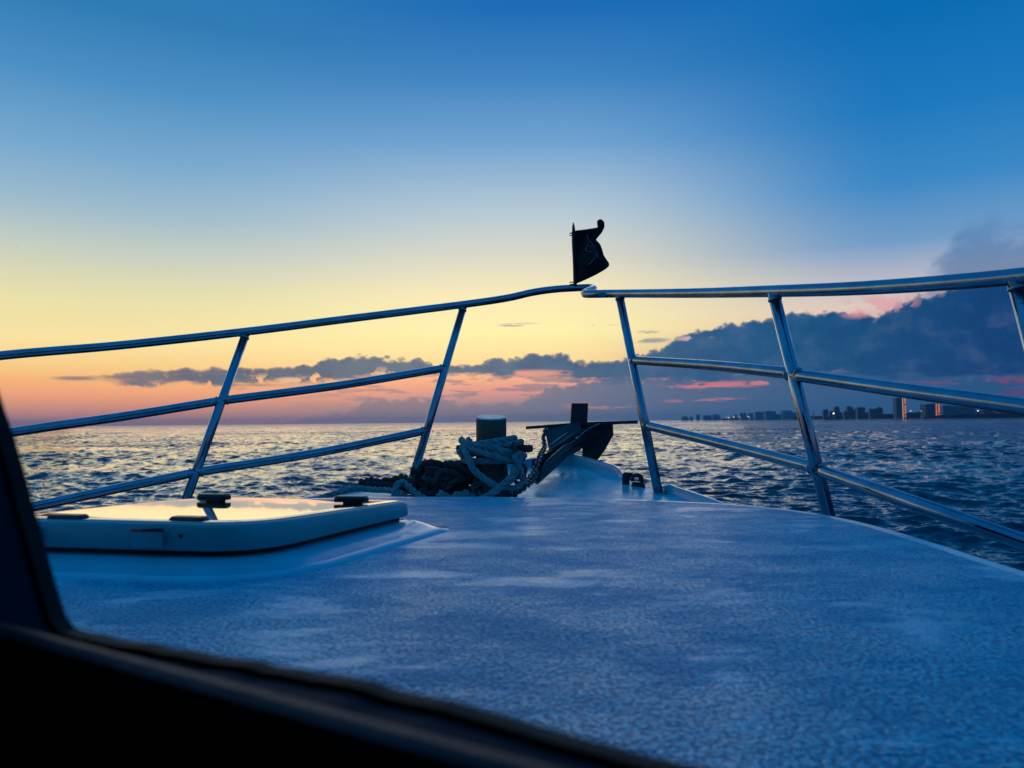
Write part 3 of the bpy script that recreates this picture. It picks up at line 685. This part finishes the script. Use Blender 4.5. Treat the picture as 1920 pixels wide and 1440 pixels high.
# ------------------------------------------------------------------ anchor
anc = empty('anchor', PD(1088, 800, 5.3), label='dark iron anchor with square shank end and thin cross bar, stowed on the bow roller', cat='anchor')
def plate(name, pts, th=(.004, .02, 0)): return part(name, slab([PD(*p) for p in pts], th), dark_iron, anc, bevel=.003)
plate('shank_plate', [(1072, 756, 5.30), (1103, 756, 5.32), (1101, 800, 5.32), (1069, 800, 5.30)], (.0, .03, 0))
part('stock', slab([PD(986, 799.5, 5.15), PD(986, 805, 5.15), PD(1090, 797.5, 5.28), PD(1196, 794.5, 5.40), PD(1196, 788.5, 5.40), PD(1090, 791.5, 5.28)], (.0, .02, .0)), dark_iron, anc, bevel=.002)
plate('fluke', [(1021, 801, 5.22), (1086, 790, 5.28), (1092, 812, 5.20), (1060, 836, 5.0), (1031, 850, 4.85), (1026, 830, 5.0)])
plate('fluke', [(1085, 797, 5.36), (1149, 795, 5.42), (1150, 816, 5.42), (1134, 844, 5.42), (1119, 865, 5.42), (1092, 857, 5.40), (1091, 836, 5.38)])
plate('shank', [(1125, 793, 5.34), (1100, 800, 5.25), (1072, 812, 5.10), (1032, 842, 4.76), (1003, 872, 4.42), (1004, 888, 4.42), (1025, 876, 4.55), (1057, 845, 4.95), (1092, 836, 5.3), (1100, 825, 5.3)], (.0, .03, 0))
for pp in ([(1027, 862, 4.52), (1057, 836.5, 4.86), (1072, 829.5, 5.02), (1086, 818, 5.12), (1100, 806, 5.2), (1124, 794, 5.28)], [(1032, 834.5, 4.70), (1044, 825, 4.8), (1063, 811.5, 4.95)]):
    part('shank_edge_glint', tube(catmull([PD(*p) for p in pp], .04), .0035, 8), steel, anc, smooth=True)  # bright tubes stand in for highlights along the shank edges
bl = PD(1081, 822, 5.08); part('bolt', tube([bl, bl + Vector((0, -.015, .004))], .009, 8), steel, anc)

# ------------------------------------------------------------------ chain
def link_mesh(L, w, r, n=18, m=8):
    pts = []
    for k in range(n):
        a = 2 * math.pi * k / n; x = math.cos(a) * w / 2; y = math.sin(a) * w / 2 + (L / 2 - w / 2) * (1 if math.sin(a) >= 0 else -1); pts.append(Vector((x, y, 0)))
    V, F = [], []
    for k in range(n):
        tv = (pts[(k + 1) % n] - pts[k - 1]).normalized(); a = Vector((0, 0, 1)); c = tv.cross(a)
        for j in range(m): V.append(pts[k] + a * math.cos(2 * math.pi * j / m) * r + c * math.sin(2 * math.pi * j / m) * r)
    F = [(k * m + j, k * m + (j + 1) % m, ((k + 1) % n) * m + (j + 1) % m, ((k + 1) % n) * m + j) for k in range(n) for j in range(m)]
    me = mesh('link', V, F); me.polygons.foreach_set('use_smooth', [True] * len(F)); me.materials.append(chain_m); return me
lm = link_mesh(.044, .028, .0055); lm_big = link_mesh(.10, .05, .0105)
def chain(name, pts, label, L=.033, m=lm, group=None):
    o = empty(name, pts[0], label=label, cat='chain', group=group); path = catmull(pts, .003); s = 0; nxt = 0; i = 0
    for k in range(1, len(path)):
        s += (path[k] - path[k - 1]).length
        if s >= nxt:
            tv = (path[k] - path[k - 1]).normalized(); up = Vector((0, -1, 0)) if abs(tv.y) < .9 else Vector((1, 0, 0))
            z = (up - tv * up.dot(tv)).normalized(); x = tv.cross(z); M = Matrix((x, tv, z)).transposed().to_4x4()
            M = Matrix.Translation(path[k]) @ M @ Matrix.Rotation(R(45 + 90 * (i % 2)) + random.uniform(-.2, .2), 4, 'Y')
            q_ = bpy.data.objects.new('link', m); C.objects.link(q_); q_.parent = o; q_.matrix_basis = Matrix.Translation(-Vector(o.location)) @ M
            nxt += L; i += 1
    return o
chain('anchor_chain', [PD(1023, 806, 5.1), PD(1019, 822, 5.0), PD(1021, 838, 4.85), PD(1014, 852, 4.55), PD(1008, 868, 4.36), PD(1002, 884, 4.25), PD(990, 900, 4.1), PD(975, 912, 3.98), PD(962, 922, 3.9), PD(950, 936, 3.84)],
      'dark iron anchor chain sagging from the anchor down to the mooring post')
chain('anchor_chain', [PD(1005, 884, 4.3), PD(1000, 896, 4.2), PD(994, 904, 4.1), PD(984, 912, 4.0), PD(968, 926, 3.9), PD(955, 938, 3.84)], 'short loose fall of chain heaped beside the foot of the anchor roller')
chain('anchor_chain', [PD(893, 894, 3.90), PD(896, 905, 3.86), PD(890, 914, 3.85), PD(896, 925, 3.84), PD(904, 936, 3.82)], 'short rusty chain hanging down the left face of the mooring post')
sh = empty('shackle', PD(975, 888, 3.88), label='large dark shackle link hanging from rope on the right of the mooring post', cat='shackle')
o = bpy.data.objects.new('bow', lm_big); C.objects.link(o); o.parent = sh; o.rotation_euler = (R(90), R(12), R(-10)); 
part('pin', tube([PD(962, 896, 3.86), PD(984, 892, 3.86)], .013, 10), chain_m, sh, smooth=True)

# ------------------------------------------------------------------ ropes
ru = Vector((0, 0, 1))
def around(py0, px_c, rx, ry, z0, z1, a0, a1, n=18, d=4.03):
    return None
def ring_pts(zc, tilt, rx, ry, a0, a1, n, yoff=0, xoff=0, z2=None):
    out = []
    for k in range(n):
        s = k / (n - 1); a = a0 + (a1 - a0) * s; z = zc + ((z2 - zc) * s if z2 is not None else 0)
        out.append(Vector((-.105 + xoff + rx * math.cos(a), 4.0 + yoff + ry * math.sin(a), z + tilt * math.cos(a))))
    return out
def zpx(py, d=4.0): return CH - (py - 791) / FPX * d
RR_ = .0175
wrap = []
wrap += ring_pts(zpx(826), .020, .115, .115, R(200), R(560), 16, z2=zpx(832))
wrap += ring_pts(zpx(836), .028, .150, .12, R(200), R(560), 16, z2=zpx(842))
wrap += ring_pts(zpx(846), -.012, .165, .13, R(200), R(560), 16, z2=zpx(856))
wrap += ring_pts(zpx(860), .004, .155, .13, R(200), R(540), 16, z2=zpx(866))
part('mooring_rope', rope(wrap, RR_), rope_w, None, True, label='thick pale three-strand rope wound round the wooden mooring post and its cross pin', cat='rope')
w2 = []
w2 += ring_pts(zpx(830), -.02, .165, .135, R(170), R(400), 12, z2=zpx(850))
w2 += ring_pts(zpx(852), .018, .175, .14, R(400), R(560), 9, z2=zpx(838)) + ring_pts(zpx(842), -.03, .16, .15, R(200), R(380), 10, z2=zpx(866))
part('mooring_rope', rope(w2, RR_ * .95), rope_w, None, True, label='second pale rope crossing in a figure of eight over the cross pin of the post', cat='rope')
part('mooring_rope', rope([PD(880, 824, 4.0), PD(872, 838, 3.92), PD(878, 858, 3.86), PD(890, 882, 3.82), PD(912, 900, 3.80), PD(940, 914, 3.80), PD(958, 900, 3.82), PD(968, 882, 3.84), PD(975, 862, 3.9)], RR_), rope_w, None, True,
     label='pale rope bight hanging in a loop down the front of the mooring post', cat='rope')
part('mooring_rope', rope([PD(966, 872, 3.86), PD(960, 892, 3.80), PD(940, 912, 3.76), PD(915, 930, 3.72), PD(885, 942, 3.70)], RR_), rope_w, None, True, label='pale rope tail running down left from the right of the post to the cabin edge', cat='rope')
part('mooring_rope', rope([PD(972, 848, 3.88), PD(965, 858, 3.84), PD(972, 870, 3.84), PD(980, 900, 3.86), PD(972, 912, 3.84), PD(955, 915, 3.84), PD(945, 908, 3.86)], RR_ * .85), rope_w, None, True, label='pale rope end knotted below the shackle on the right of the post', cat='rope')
part('lashing', tube(catmull([PD(963, 832, 3.90), PD(967, 845, 3.86), PD(970, 856, 3.88), PD(962, 850, 3.92)], .01), .012, 8), rope_r, None, True, label='faded red and tan lashing tied over the cross pin end', cat='lashing')

FZ = -.10
def heap(seed, cx, cy, L, hgt, r, turns, material, label, wob=.5, z0=0.0, squash=.55, cat='rope', name='rope_coil'):
    rs = random.Random(seed); pts = []; n = int(turns * 9)
    for k in range(n):
        s = k / n; a = s * turns * 2 * math.pi + rs.uniform(-.2, .2); rx = L * (1 - wob * rs.random()); ry = L * squash * (1 - wob * rs.random())
        x = cx + rx * math.cos(a) + .04 * math.sin(a * .37 + seed); y = cy + ry * math.sin(a)
        z = FZ + z0 + r + hgt * (s ** .7) * (.65 + .35 * rs.random()) + .02 * math.sin(a * 2.3)
        pts.append(Vector((x, y, z)))
    return part(name, rope(pts, r, .014), material, None, True, label=label, cat=cat)
heap(1, -.33, 4.02, .13, .15, .021, 6, rope_g, 'grey green rope heaped high against the left of the mooring post', z0=.02)
heap(2, -.42, 4.16, .15, .19, .016, 7, rope_g, 'thinner dark green line in a loose heap behind the grey green rope', z0=.02)
heap(3, -.27, 3.88, .085, .07, .019, 4, rope_w, 'pale rope bundle folded at the left foot of the mooring post', .25, squash=.4)
heap(4, -.55, 3.92, .13, .035, .019, 3, rope_w, 'pale rope flaked flat on deck left of the heap, just over the cabin edge', .3)
heap(5, -.82, 3.95, .17, .012, .018, 3, rope_w, 'pale flattened rope coil nearest the deck hatch', .35)
heap(6, -.40, 4.28, .12, .20, .018, 4, rope_r, 'dull red line looped on top of the rope heap', .4, z0=.02)
heap(12, -.30, 3.98, .10, .22, .018, 4, rope_g, 'dark rope turns stacked between the heap and the post', .4)
# standing bight that shows the sea through it
part('rope_loop', rope([PD(815, 905, 4.1), PD(798, 893, 4.08), PD(790, 880, 4.05), PD(793, 870, 4.03), PD(808, 867, 4.02), PD(825, 870, 4.02), PD(838, 876, 4.05), PD(846, 888, 4.08), PD(838, 900, 4.1)], .018), rope_g, None, True, label='stiff dark rope loop standing up beside the left stanchion with sea visible through it', cat='rope')
part('rope_loop', rope([PD(800, 876, 4.0), PD(806, 886, 4.0), PD(808, 898, 4.0), PD(802, 910, 4.0)], .013), rope_r, None, True, label='dull red line crossing down inside the stiff rope loop', cat='rope')
part('rope_loop', rope([PD(838, 905, 3.95), PD(850, 885, 3.98), PD(866, 872, 4.0), PD(882, 868, 4.0), PD(893, 880, 4.0), PD(892, 900, 3.96), PD(886, 920, 3.92)], .018), rope_r, None, True, label='dark brown rope arching over the heap to the mooring post', cat='rope')
part('rope_loop', rope([PD(832, 915, 3.95), PD(842, 892, 3.98), PD(858, 878, 4.0), PD(868, 884, 4.0), PD(860, 905, 3.96)], .02), rope_g, None, True, label='grey green bight folded over the middle of the rope heap', cat='rope')
part('black_line', rope([PD(676, 906, 4.45), PD(690, 904, 4.42), PD(715, 905, 4.38), PD(740, 901, 4.35), PD(755, 896, 4.3), PD(765, 904, 4.22), PD(780, 912, 4.2), PD(792, 904, 4.2), PD(802, 910, 4.2)], .026), rope_k, None, True, label='thick black rope lying along the deck edge at the foot of the left stanchion', cat='rope')
part('black_line', rope([PD(690, 911, 4.3), PD(730, 912, 4.25), PD(770, 916, 4.2), PD(800, 918, 4.15), PD(820, 916, 4.1), PD(838, 922, 4.0)], .024), rope_k, None, True, label='second black rope underneath, running toward the rope heap', cat='rope')
part('rope_bight', rope([PD(740, 938, 3.9), PD(742, 920, 3.92), PD(746, 908, 3.95), PD(757, 906, 3.98), PD(768, 914, 3.95), PD(780, 926, 3.9), PD(800, 938, 3.85)], .019), rope_w, None, True, label='single pale rope bight bent up behind the hatch corner', cat='rope')
part('rope_bight', rope([PD(600, 934, 4.1), PD(640, 922, 4.15), PD(668, 916, 4.2), PD(700, 918, 4.2), PD(735, 920, 4.1), PD(760, 928, 4.0)], .017), rope_w, None, True, label='pale rope stretched low along the deck behind the hatch handle', cat='rope')
part('rope_bight', rope([PD(692, 909, 4.4), PD(697, 899, 4.4), PD(704, 905, 4.4), PD(708, 912, 4.38)], .02), rope_g, None, True, label='small grey knot of rope poking above the black rope', cat='rope')

# ------------------------------------------------------------------ flag
flag = empty('flag', PD(1077, 534, 5.5), label='small tattered black flag on a short staff at the top of the bow rail', cat='flag')
fo = [(1073, 433), (1079, 433), (1100, 430.5), (1121, 427), (1120, 421), (1119.5, 416), (1122, 412.5), (1126, 411), (1131, 414), (1133, 418), (1133.5, 426), (1129, 435.5), (1122, 444), (1118, 449.5), (1125, 458), (1129, 467), (1132, 478), (1137, 486), (1142, 494), (1140, 501), (1133, 507), (1118, 516), (1100, 524), (1083, 531), (1075, 532), (1074, 490), (1072, 460)]
def flag_y(px, py): return 5.5 + .035 * math.sin((px - 1073) * .14 + (py - 430) * .018) + .02 * math.sin((py - 430) * .07)
FL_L = [(411, 1124), (413, 1120.5), (416, 1119.3), (421, 1119.8), (426.5, 1121), (427.5, 1114), (430, 1098), (432.5, 1076), (434, 1072), (460, 1072.3), (490, 1074), (532, 1075)]
FL_R = [(411, 1127), (413.5, 1131), (417, 1133.3), (426, 1133.5), (435.5, 1129), (444, 1122), (449.5, 1117.5), (453, 1121), (458, 1125.5), (467, 1129), (478, 1132), (486, 1137), (493, 1142), (498, 1142.3), (502, 1139), (507, 1132), (516, 1116), (524, 1099), (531, 1083), (532, 1078)]
def flag_mesh(off, th):
    V, F = [], []; nr, nc = 90, 22
    for i in range(nr):
        y = 411 + 121 * i / (nr - 1); a = np.interp(y, *zip(*FL_L)); c = np.interp(y, *zip(*FL_R))
        for j in range(nc):
            x = a + (c - a) * j / (nc - 1); V.append(PD(x, y, flag_y(x, y)))
    F = [(i * nc + j, i * nc + j + 1, (i + 1) * nc + j + 1, (i + 1) * nc + j) for i in range(nr - 1) for j in range(nc - 1)]
    n = len(V); V += [v + Vector((0, .004, 0)) for v in V]; F2 = [tuple(k + n for k in f[::-1]) for f in F]
    bd = [j for j in range(nc)] + [i * nc + nc - 1 for i in range(1, nr)] + [(nr - 1) * nc + j for j in range(nc - 2, -1, -1)] + [i * nc for i in range(nr - 2, 0, -1)]
    F += F2 + [(bd[k], bd[k] + n, bd[(k + 1) % len(bd)] + n, bd[(k + 1) % len(bd)]) for k in range(len(bd))]
    return mesh('cloth', V, F)
link('cloth', flag_mesh(0, 0), cloth_m, flag)
st = [PD(1079, 538, 5.5), PD(1078, 528, 5.5), PD(1076, 470, 5.5), PD(1075.5, 430, 5.5), PD(1075.2, 424, 5.5), PD(1075, 417.5, 5.5)]
part('staff', tube(st, .01, 12, rads=[.016, .011, .0115, .0115, .009, .003]), rubber, flag, smooth=True)
for y in (437, 441, 529, 533):
    c = PD(1073.5, y, 5.5); part('ring', tube([c + Vector((-.022, 0, -.002)), c, c + Vector((.02, 0, .002))], .004, 8), rubber, flag)
def stroke(pts, w):
    P = [PD(x, y, flag_y(x, y) - .004) for x, y in pts]; return tube(catmull(P, .01), w, 6)
strokes = join(stroke([(1101, 440), (1102.5, 447), (1106, 453), (1112, 459), (1117, 465)], .0035), stroke([(1103, 455), (1101, 462), (1098, 468), (1103, 472), (1112, 471)], .003), stroke([(1107, 462), (1113, 466), (1118, 472), (1120, 478)], .003),
               stroke([(1121, 476), (1117, 481), (1112, 487), (1107, 493), (1103, 496)], .003), stroke([(1116, 476), (1120, 480), (1123, 484)], .004), stroke([(1104, 463), (1108, 460), (1112, 463)], .0025))
part('print', strokes, mark_m, flag)

# ------------------------------------------------------------------ far shore
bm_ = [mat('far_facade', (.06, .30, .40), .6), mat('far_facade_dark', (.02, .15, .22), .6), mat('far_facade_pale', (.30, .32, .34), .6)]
slabm = mat('far_balcony_slab', (.08, .17, .24), .7); glass_far = mat('far_window_glass', (.03, .04, .06), .25)
lit = mat('sunset_glint_orange', (.3, .12, .05), .5, emit=(1.0, .28, .10, .85)); litw = mat('sunset_glint_pale', (.4, .3, .2), .5, emit=(1.0, .62, .35, .9))  # sunset reflected in the facades, painted as glowing strips; no lamps behind
lampm = mat('shore_lamp_glow', (1, 1, 1), .5, emit=(1.0, .93, .82, 6.0)); landm = mat('dark_shore_scrub', (.016, .024, .02), .9, var=.5, vscale=.02)
def wx(px, d): return (px - 960) / FPX * d
def hz(px): return 791 - (px - 960) * .0099
def zz_(px, py, d): return PD(px, py, d).z
def building(x0, x1, yt, d, m, label, style=0, parts=True, lits=()):
    a = PD(x0, yt, d); c = PD(x1, yt, d); cx = (a.x + c.x) / 2; w = abs(c.x - a.x); h = (a.z + c.z) / 2 - SEA - 1; dep = max(14, w * .7)
    o = empty('apartment_tower' if h > 28 else 'shore_building', (cx, d + dep / 2, SEA + 1), label=label, cat='building', group='buildings on the far shore')
    az_ = math.atan2(cx, d); o.rotation_euler.z = -az_ * .0
    def P(name, vf, mm): return part(name, vf, mm, o, world=False)
    P('wall', box(-w / 2, w / 2, -dep / 2, dep / 2, -2, h), m)
    if parts and w > 8:
        ra_ = random.uniform(-.40, .05); rb_ = ra_ + random.uniform(.2, .45); P('roof_house', box(w * ra_, w * rb_, -dep * .2, dep * .2, h - .1, h + max(2.0, h * random.uniform(.04, .10))), m)
        if random.random() < .6: P('side_wing', box(w * .5 - .05, w * random.uniform(.62, .8), -dep * .3, dep * .3, -2, h * random.uniform(.35, .6)), m)
        if random.random() < .5: P('roof_mast', tube([(w * ra_ * .5, 0, h), (w * ra_ * .5, 0, h * 1.14)], .35, 6), m)
    if parts and d < 3600 and w > 9:
        fl_ = max(4, int(h / 3.6)); bands = []
        V_, F_ = [], []
        for k in range(1, fl_): V_, F_ = join((V_, F_), box(-w / 2 + .6, w / 2 - .6, -dep / 2 - 1.2, -dep / 2 - .02, k * h / fl_, k * h / fl_ + .5))
        P('balcony', (V_, F_), slabm)
        nb_ = max(2, int(w / 5))
        fh = h / fl_; wme = mesh('window', *box(-1.3, 1.3, -.12, -.01, .9, max(1.8, fh - .5))); wme.materials.append(glass_far)
        for j in range(nb_):
            for k in range(fl_):
                q_ = bpy.data.objects.new('window', wme); C.objects.link(q_); q_.parent = o; q_.location = (-w / 2 + (j + .5) * w / nb_, -dep / 2, k * fh)
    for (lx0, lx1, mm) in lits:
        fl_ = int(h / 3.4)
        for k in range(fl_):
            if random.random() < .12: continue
            P('sunset_glint', box((lx0 - .5) * w, (lx1 - .5) * w, -dep / 2 - 1.5, -dep / 2 - 1.25, (k + .25) * h / fl_, (k + .92) * h / fl_), mm)  # glowing strip standing in for the sunset mirrored in the facade
    return o
desc = [
 (1279, 1289, 781, 5200, 'faintest low block at the left end of the hazy skyline'), (1294, 1299, 781.5, 5200, 'tiny low block right of the faintest one in the haze'),
 (1306, 1312, 777.5, 5200, 'narrow hazy tower alone in the far left cluster'), (1320, 1334, 779, 5100, 'wide hazy block just left of the flat-topped far block'), (1337, 1349, 777.5, 5000, 'flat-topped hazy block right end of the far left cluster'),
 (1372, 1375, 781, 4600, 'tiny building beside the first shore lamps'), (1378, 1382, 777.5, 4500, 'slim building between the second and third shore lamps'), (1388, 1393, 774.5, 4300, 'left of two close thin towers behind the shore lamps'),
 (1394, 1399, 774, 4300, 'right of two close thin towers behind the shore lamps'), (1403, 1412, 775, 4200, 'round-shouldered block behind the double shore lamp'), (1417, 1434, 772.5, 4000, 'broad block left of the widest far block'),
 (1436, 1455, 771, 3900, 'widest flat far block with a bright right edge'), (1456, 1466, 777, 3900, 'low building in the gap right of the widest far block'), (1468, 1485, 770, 3800, 'stepped block just left of the right-hand stanchion'),
 (1486, 1500, 774, 3800, 'lower block half behind the right-hand stanchion'),
 (1544, 1553, 768.5, 3400, 'block behind the bow of the distant fishing boat'), (1557, 1564, 771, 3400, 'low block behind the mast of the distant fishing boat'), (1565, 1574, 763.5, 3300, 'thin tower behind the stern of the distant fishing boat'),
 (1575, 1579, 773, 3300, 'small annex right of the thin tower by the boat'), (1583, 1589, 771.5, 3200, 'low wing left of the round-topped tower'), (1589, 1599, 762.5, 3200, 'round-topped tower between two lower blocks'),
 (1600, 1607, 768, 3200, 'lower block touching the round-topped tower'), (1608, 1622, 764, 3100, 'square dark block right of the round-topped tower'), (1622, 1630, 774, 3100, 'low shed linking two dark blocks'),
 (1631, 1641, 767, 3000, 'left half of the notched long block'), (1642, 1655, 765, 3000, 'right half of the notched long block')]
for i, (x0, x1, yt, d, lb) in enumerate(desc):
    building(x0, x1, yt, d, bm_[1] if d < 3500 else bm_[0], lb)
building(1680, 1698, 746, 2600, bm_[1], 'tallest tower on the shore with the sunset reflected orange on its right side', lits=[(.62, .70, litw), (.80, .97, lit)])
building(1735, 1762, 758, 2600, bm_[1], 'wide dark hotel block with a right end orange with reflected sunset', lits=[(.70, .78, lit), (.86, .97, lit)])
building(1768, 1798, 761, 2700, bm_[0], 'pale blue long block behind the low peninsula, left one'); building(1801, 1829, 761, 2700, bm_[0], 'pale blue long block behind the low peninsula, right one')
building(1845, 1862, 766, 2700, bm_[1], 'low block partly hidden under the steel rail'); building(1876, 1900, 763, 2700, bm_[1], 'block at the right end of the shore under the rail')
sl_ = empty('water_tower', (wx(1524, 3400), 3400, SEA + 1), label='thin pale spire standing alone right of the stanchion', cat='tower')
hT = zz_(1524, 770, 3400) - SEA - 1
part('mast', tube([(0, 0, -1), (0, 0, hT * .5), (0, 0, hT)], 3, 10, rads=[4.5, 2.4, .8]), bm_[2], sl_, world=False); part('top_cone', tube([(0, 0, hT * .80), (0, 0, hT * .86), (0, 0, hT * .95)], 3, 10, rads=[1.8, 2.4, .8]), bm_[2], sl_, world=False)

def shore(pts, thick, name, label):
    """low wooded land: ragged crest over a flat foot"""
    V, F = [], []; rs = random.Random(len(pts)); n = len(pts) - 1; K = 26; P_ = []
    for i in range(n):
        for k in range(K):
            s = k / K; x = pts[i][0] + (pts[i + 1][0] - pts[i][0]) * s; y = pts[i][1] + (pts[i + 1][1] - pts[i][1]) * s; d = pts[i][2] + (pts[i + 1][2] - pts[i][2]) * s; P_.append((x, y + rs.uniform(-.6, .6), d))
    for x, y, d in P_:
        a = PD(x, y, d); V += [(a.x, d - 25, SEA - 1), (a.x, d - 12, SEA + 1.2), (a.x, d, max(a.z, SEA + 1.3)), (a.x * (1 + thick / d), d + thick, SEA + 1), (a.x * (1 + thick / d), d + thick, SEA - 1)]
    for i in range(len(P_) - 1):
        for j in range(4): F.append((i * 5 + j, i * 5 + j + 1, (i + 1) * 5 + j + 1, (i + 1) * 5 + j))
    return part(name, (V, F), landm, None, kind='structure')
shore([(1352, 785, 4700), (1400, 783.5, 4300), (1460, 781.5, 3950), (1540, 780, 3550), (1600, 778.5, 3250), (1660, 776, 3000), (1700, 774, 2800), (1730, 772, 2750), (1800, 773, 2800), (1900, 772, 2800), (2100, 770, 2800), (2500, 766, 2800)], 200, 'far_shore', None)
shore([(1731, 782, 2100), (1750, 779.5, 2080), (1800, 777.5, 2050), (1860, 776, 2000), (1920, 775, 1950), (2100, 771, 1900), (2500, 764, 1900)], 120, 'peninsula', None)
lamps = [(1363, 783, 4500, 'leftmost shore lamp of the whole skyline', .8), (1366.5, 783, 4500, 'shore lamp close to the right of the leftmost one', .8), (1376, 782.3, 4400, 'third shore lamp from the left end', 1), (1387, 782.5, 4300, 'shore lamp below the two thin towers', .8),
         (1403, 781.3, 4200, 'upper lamp of the close pair on the shore', 1.1), (1406, 783, 4200, 'lower lamp of the close pair on the shore', .7), (1417, 781, 4100, 'brightest lamp on the left part of the shore', 1.6),
         (1695, 745, 2590, 'lamp on the roof of the tallest tower', 1.0), (1707.5, 770.5, 2550, 'bright lamp just right of the tallest tower', 1.2), (1713, 773, 2550, 'dim lamp low beside the tallest tower', .6), (1727, 771, 2550, 'small lamp midway between tower and hotel', .7), (1834, 770, 2400, 'bright lamp above the low peninsula', 1.3)]
for x, y, d, lb, k in lamps:
    c = PD(x, y, d); o = empty('shore_lamp', (c.x, c.y, SEA + 1), label=lb, cat='lamp', group='lamps along the far shore'); hh = c.z - SEA - 1; r_ = 1.15 * k * d / 4000
    part('pole', tube([(0, 0, -1), (0, 0, hh)], .3, 6), bm_[1], o, world=False)
    part('lamp_head', tube([(0, 0, hh - r_), (0, 0, hh - r_ * .5), (0, 0, hh + r_ * .5), (0, 0, hh + r_)], 1, 8, rads=[r_ * .5, r_, r_, r_ * .5]), lampm, o, world=False)

# distant fishing boat
fd = 1500; fb = empty('distant_boat', (wx(1560, fd), fd, SEA), label='small dark fishing boat with white deck light on the horizon', cat='boat')
k_ = fd / FPX
def FX(px): return (px - 1560) * k_
def FZ_(py): return (785.2 - 0 - py) * k_ + 0.0
part('hull', slab([(FX(1545), 0, FZ_(779)), (FX(1547), 0, FZ_(784.6)), (FX(1573), 0, FZ_(784.6)), (FX(1575), 0, FZ_(781)), (FX(1556), 0, FZ_(781))], (0, 5, 0)), bm_[1], fb, world=False)
part('wheelhouse', box(FX(1552), FX(1563), .8, 4.2, FZ_(781.2), FZ_(776)), bm_[2], fb, world=False)
part('upper_deck', box(FX(1554), FX(1568), 1.2, 3.8, FZ_(776.2), FZ_(775.2)), bm_[1], fb, world=False)
part('window', box(FX(1553), FX(1562), .7, .79, FZ_(779), FZ_(777.2)), glass_far, fb, world=False)
part('mast', tube([(FX(1560), 2.5, FZ_(776)), (FX(1560), 2.5, FZ_(768))], .15, 6), bm_[1], fb, world=False)
part('outrigger', join(tube([(FX(1561), 2.5, FZ_(776)), (FX(1568), 2.5, FZ_(769))], .12, 6), tube([(FX(1559), 2.5, FZ_(776)), (FX(1550), 2.5, FZ_(770))], .12, 6)), bm_[1], fb, world=False)
part('deck_light', tube([(FX(1562), .5, FZ_(773.6)), (FX(1562), .5, FZ_(772))], 1.0, 8), lampm, fb, world=False)

# ------------------------------------------------------------------ haze
HAZE = 1
if HAZE:
    hm = bpy.data.materials.new('thin_sea_haze'); hm.use_nodes = True; ht = hm.node_tree; ht.nodes.clear()
    v = ht.nodes.new('ShaderNodeVolumePrincipled'); v.inputs['Density'].default_value = 0.55e-4; v.inputs['Color'].default_value = (.35, .66, .95, 1)
    v.inputs['Anisotropy'].default_value = .2
    ou = ht.nodes.new('ShaderNodeOutputMaterial'); ht.links.new(v.outputs[0], ou.inputs['Volume'])
    o = part('haze', box(-15000, 15000, -15000, 15000, SEA - 2.5, 110), hm, None, kind='stuff')
